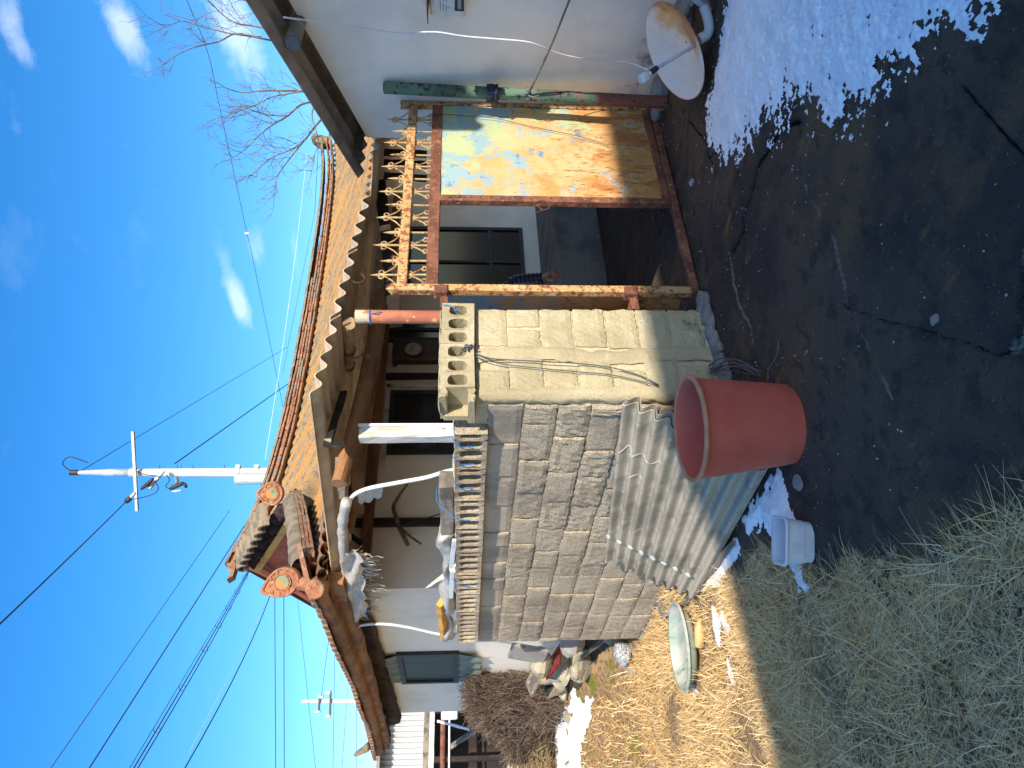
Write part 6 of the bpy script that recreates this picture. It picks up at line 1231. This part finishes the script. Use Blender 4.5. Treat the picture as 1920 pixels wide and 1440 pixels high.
# ------------------------------------------------------------------ dry grass, litter and chips on the ground
def blades(name, n, region, lrange, wid, seed, lean, label, dens, material, kind='stuff', keep=None):
    s = np.random.RandomState(seed); x = s.uniform(region[0], region[1], n); y = s.uniform(region[2], region[3], n)
    m = (soil_mask(x, y) > dens) & (fbm(x*2.2, y*2.2, 3, seed+3) > .28+.25*s.uniform(0, 1, n)**3)
    if keep is not None: m &= keep(x, y, s)
    x, y = x[m], y[m]; n = len(x); z = gh(x, y)+(fbm(x*3, y*3, 3, 21)-.5)*.05*soil_mask(x, y)-.004
    az = s.uniform(0, 6.283, n)+.0; el = np.radians(s.uniform(lean[0], lean[1], n)); L = s.uniform(lrange[0], lrange[1], n)*(.6+.8*fbm(x*1.7, y*1.7, 2, seed+9)); el = el*(.7+.6*s.uniform(0, 1, n))
    d = np.stack([np.cos(az)*np.cos(el), np.sin(az)*np.cos(el), np.sin(el)], -1); sd = np.stack([-np.sin(az), np.cos(az), s.uniform(-.4, .4, n)], -1); w = wid*s.uniform(.5, 1.4, n)
    P0 = np.stack([x, y, z], -1); V = np.zeros((n, 8, 3)); curl = s.uniform(-.25, .5, n); sway = s.normal(size=n)*.18
    for j, t in enumerate((0, .36, .7, 1.0)):
        c = P0+d*(L*t)[:, None]+sd*(sway*L*t*t)[:, None]; c[:, 2] -= curl*L*t*t*np.cos(el)*.8; c[:, 2] = np.maximum(c[:, 2], gh(c[:, 0], c[:, 1])-.012+.012*s.uniform(0, 1, n)); ww = (w*(1-.75*t))[:, None]
        V[:, j*2] = c-sd*ww; V[:, j*2+1] = c+sd*ww
    F = (np.array([[0, 1, 3, 2], [2, 3, 5, 4], [4, 5, 7, 6]])[None]+np.arange(n)[:, None, None]*8).reshape(-1, 4)
    col = np.clip(s.beta(2.2, 2.0, n), 0, 1)
    return fast(name, V.reshape(-1, 3), F, material, attrs=dict(rnd=np.repeat(col, 8)), label=label, cat='grass', kind=kind)
def free(x, y, s):
    m = np.hypot((x-bz.x), (y-bz.y)) > .33
    d3 = poly_dist(x, y, _p3); m &= (d3 < 0) | (s.uniform(0, 1, len(x)) < .12); m &= poly_dist(x, y, _p2) < .01
    return m & (x < 2.5)
blades('dry_grass', 120000, (-1.6, 1.9, .9, 4.7), (.04, .15), .0017, 11, (0, 26), 'tangled dry straw-coloured grass in the shade beside the concrete', .45, M['straw'], keep=free)
blades('dry_grass', 1100, (-1.0, 1.6, 1.7, 4.4), (.15, .32), .0016, 14, (5, 60), 'long pale straw stalks over the shaded grass', .35, M['straw'], keep=free)
blades('dry_grass', 70000, (-2.2, 2.55, 4.3, 8.2), (.04, .15), .0026, 12, (2, 55), 'short matted dry grass in the sun around the basin', .5, M['straw'], keep=free)
blades('dry_grass', 26000, (-4, 2.7, 8.0, 14.5), (.06, .2), .005, 13, (5, 60), 'sunlit dry grass towards the shed', .5, M['straw'], keep=free)
s = np.random.RandomState(4); n = 9000; x = s.uniform(-.6, 1.7, n); y = s.uniform(.8, 3.6, n); m = (soil_mask(x, y) > .3) & (fbm(x*2, y*2, 3, 77) > .5); x, y = x[m], y[m]; n = len(x)
z = gh(x, y)+.004+.012*s.uniform(0, 1, n); V = np.zeros((n, 4, 3)); az = s.uniform(0, 6.28, n); r = s.uniform(.006, .016, n); c = np.stack([x, y, z], -1); u = np.stack([np.cos(az), np.sin(az), s.uniform(-.5, .5, n)], -1)*r[:, None]; v = np.stack([-np.sin(az), np.cos(az), s.uniform(-.5, .5, n)], -1)*(r*.6)[:, None]
for k, (a, b) in enumerate(((-1, 0), (0, -1), (1, 0), (0, 1))): V[:, k] = c+u*a+v*b
fast('leaf_litter', V.reshape(-1, 3), np.arange(n*4).reshape(n, 4), M['leaf_litter'], attrs=dict(rnd=np.repeat(s.uniform(0, 1, n), 4)), label='dark leaf litter scattered in the shaded grass', cat='leaves', kind='stuff')
n = 2600; x = s.uniform(.5, 5.2, n); y = s.uniform(.5, 4.6, n); m = (soil_mask(x, y) < .6) & (fbm(x*1.5, y*1.5, 3, 87) > .42); x, y = x[m], y[m]; n = len(x); r = s.uniform(.0018, .006, n)**1.0*np.where(s.uniform(0, 1, n) < .05, 1.9, 1); z = gh(x, y)+r*.3+.002
dirs = np.array([(1, 0, 0), (0, 1, 0), (-1, 0, 0), (0, -1, 0), (0, 0, .8), (0, 0, -.8)], float); V = np.stack([x, y, z], -1)[:, None]+dirs[None]*r[:, None, None]*s.uniform(.5, 1.5, (n, 6, 1))
F = (np.array([(0, 1, 4), (1, 2, 4), (2, 3, 4), (3, 0, 4), (1, 0, 5), (2, 1, 5), (3, 2, 5), (0, 3, 5)])[None]+np.arange(n)[:, None, None]*6).reshape(-1, 3)
M['chips'] = mat('gravel_chips', S(150, 146, 140), attr=('rnd', [S(70, 66, 62), S(110, 108, 104), S(150, 146, 138), S(214, 212, 206)]), rough=.9)
fast('gravel_chips', V.reshape(-1, 3), F, M['chips'], attrs=dict(rnd=np.repeat(s.uniform(0, 1, n), 6)), label='small pale stone chips scattered over the dark concrete', cat='gravel', kind='stuff')
# ------------------------------------------------------------------ the neighbour's flat-roofed house behind the viewer, whose shade covers the yard
nb = empty('flat_roofed_house', (-.9, -9.0, -.2), 'two-storey flat-roofed white house standing behind the viewer', 'house')
EZ = .40+.55*(YP+6.5)
mb = MB(); mb.box((-.9, -9.1, EZ/2-.25), (7.4, 5.0, EZ-.1)); build('wall', mb, M['plaster'], nb)
mb = MB(); mb.box((-.9, -9.1, EZ-.09), (7.8, 5.2, .18)); build('roof', mb, M['grey_conc'], nb)
for x in (-2.9, .1):
    for z in (1.5, 4.2):
        mb = MB(); mb.box((x, -6.58, z), (1.3, .06, 1.1)); w_ = build('window', mb, M['white_paint'], nb); mb = MB(); mb.box((x, -6.54, z), (1.16, .03, .96)); build('pane', mb, M['glass_dark'], w_)
mb = MB(); mb.box((1.8, -6.58, .95), (.95, .06, 2.1)); build('door', mb, M['brown_wood'], nb)
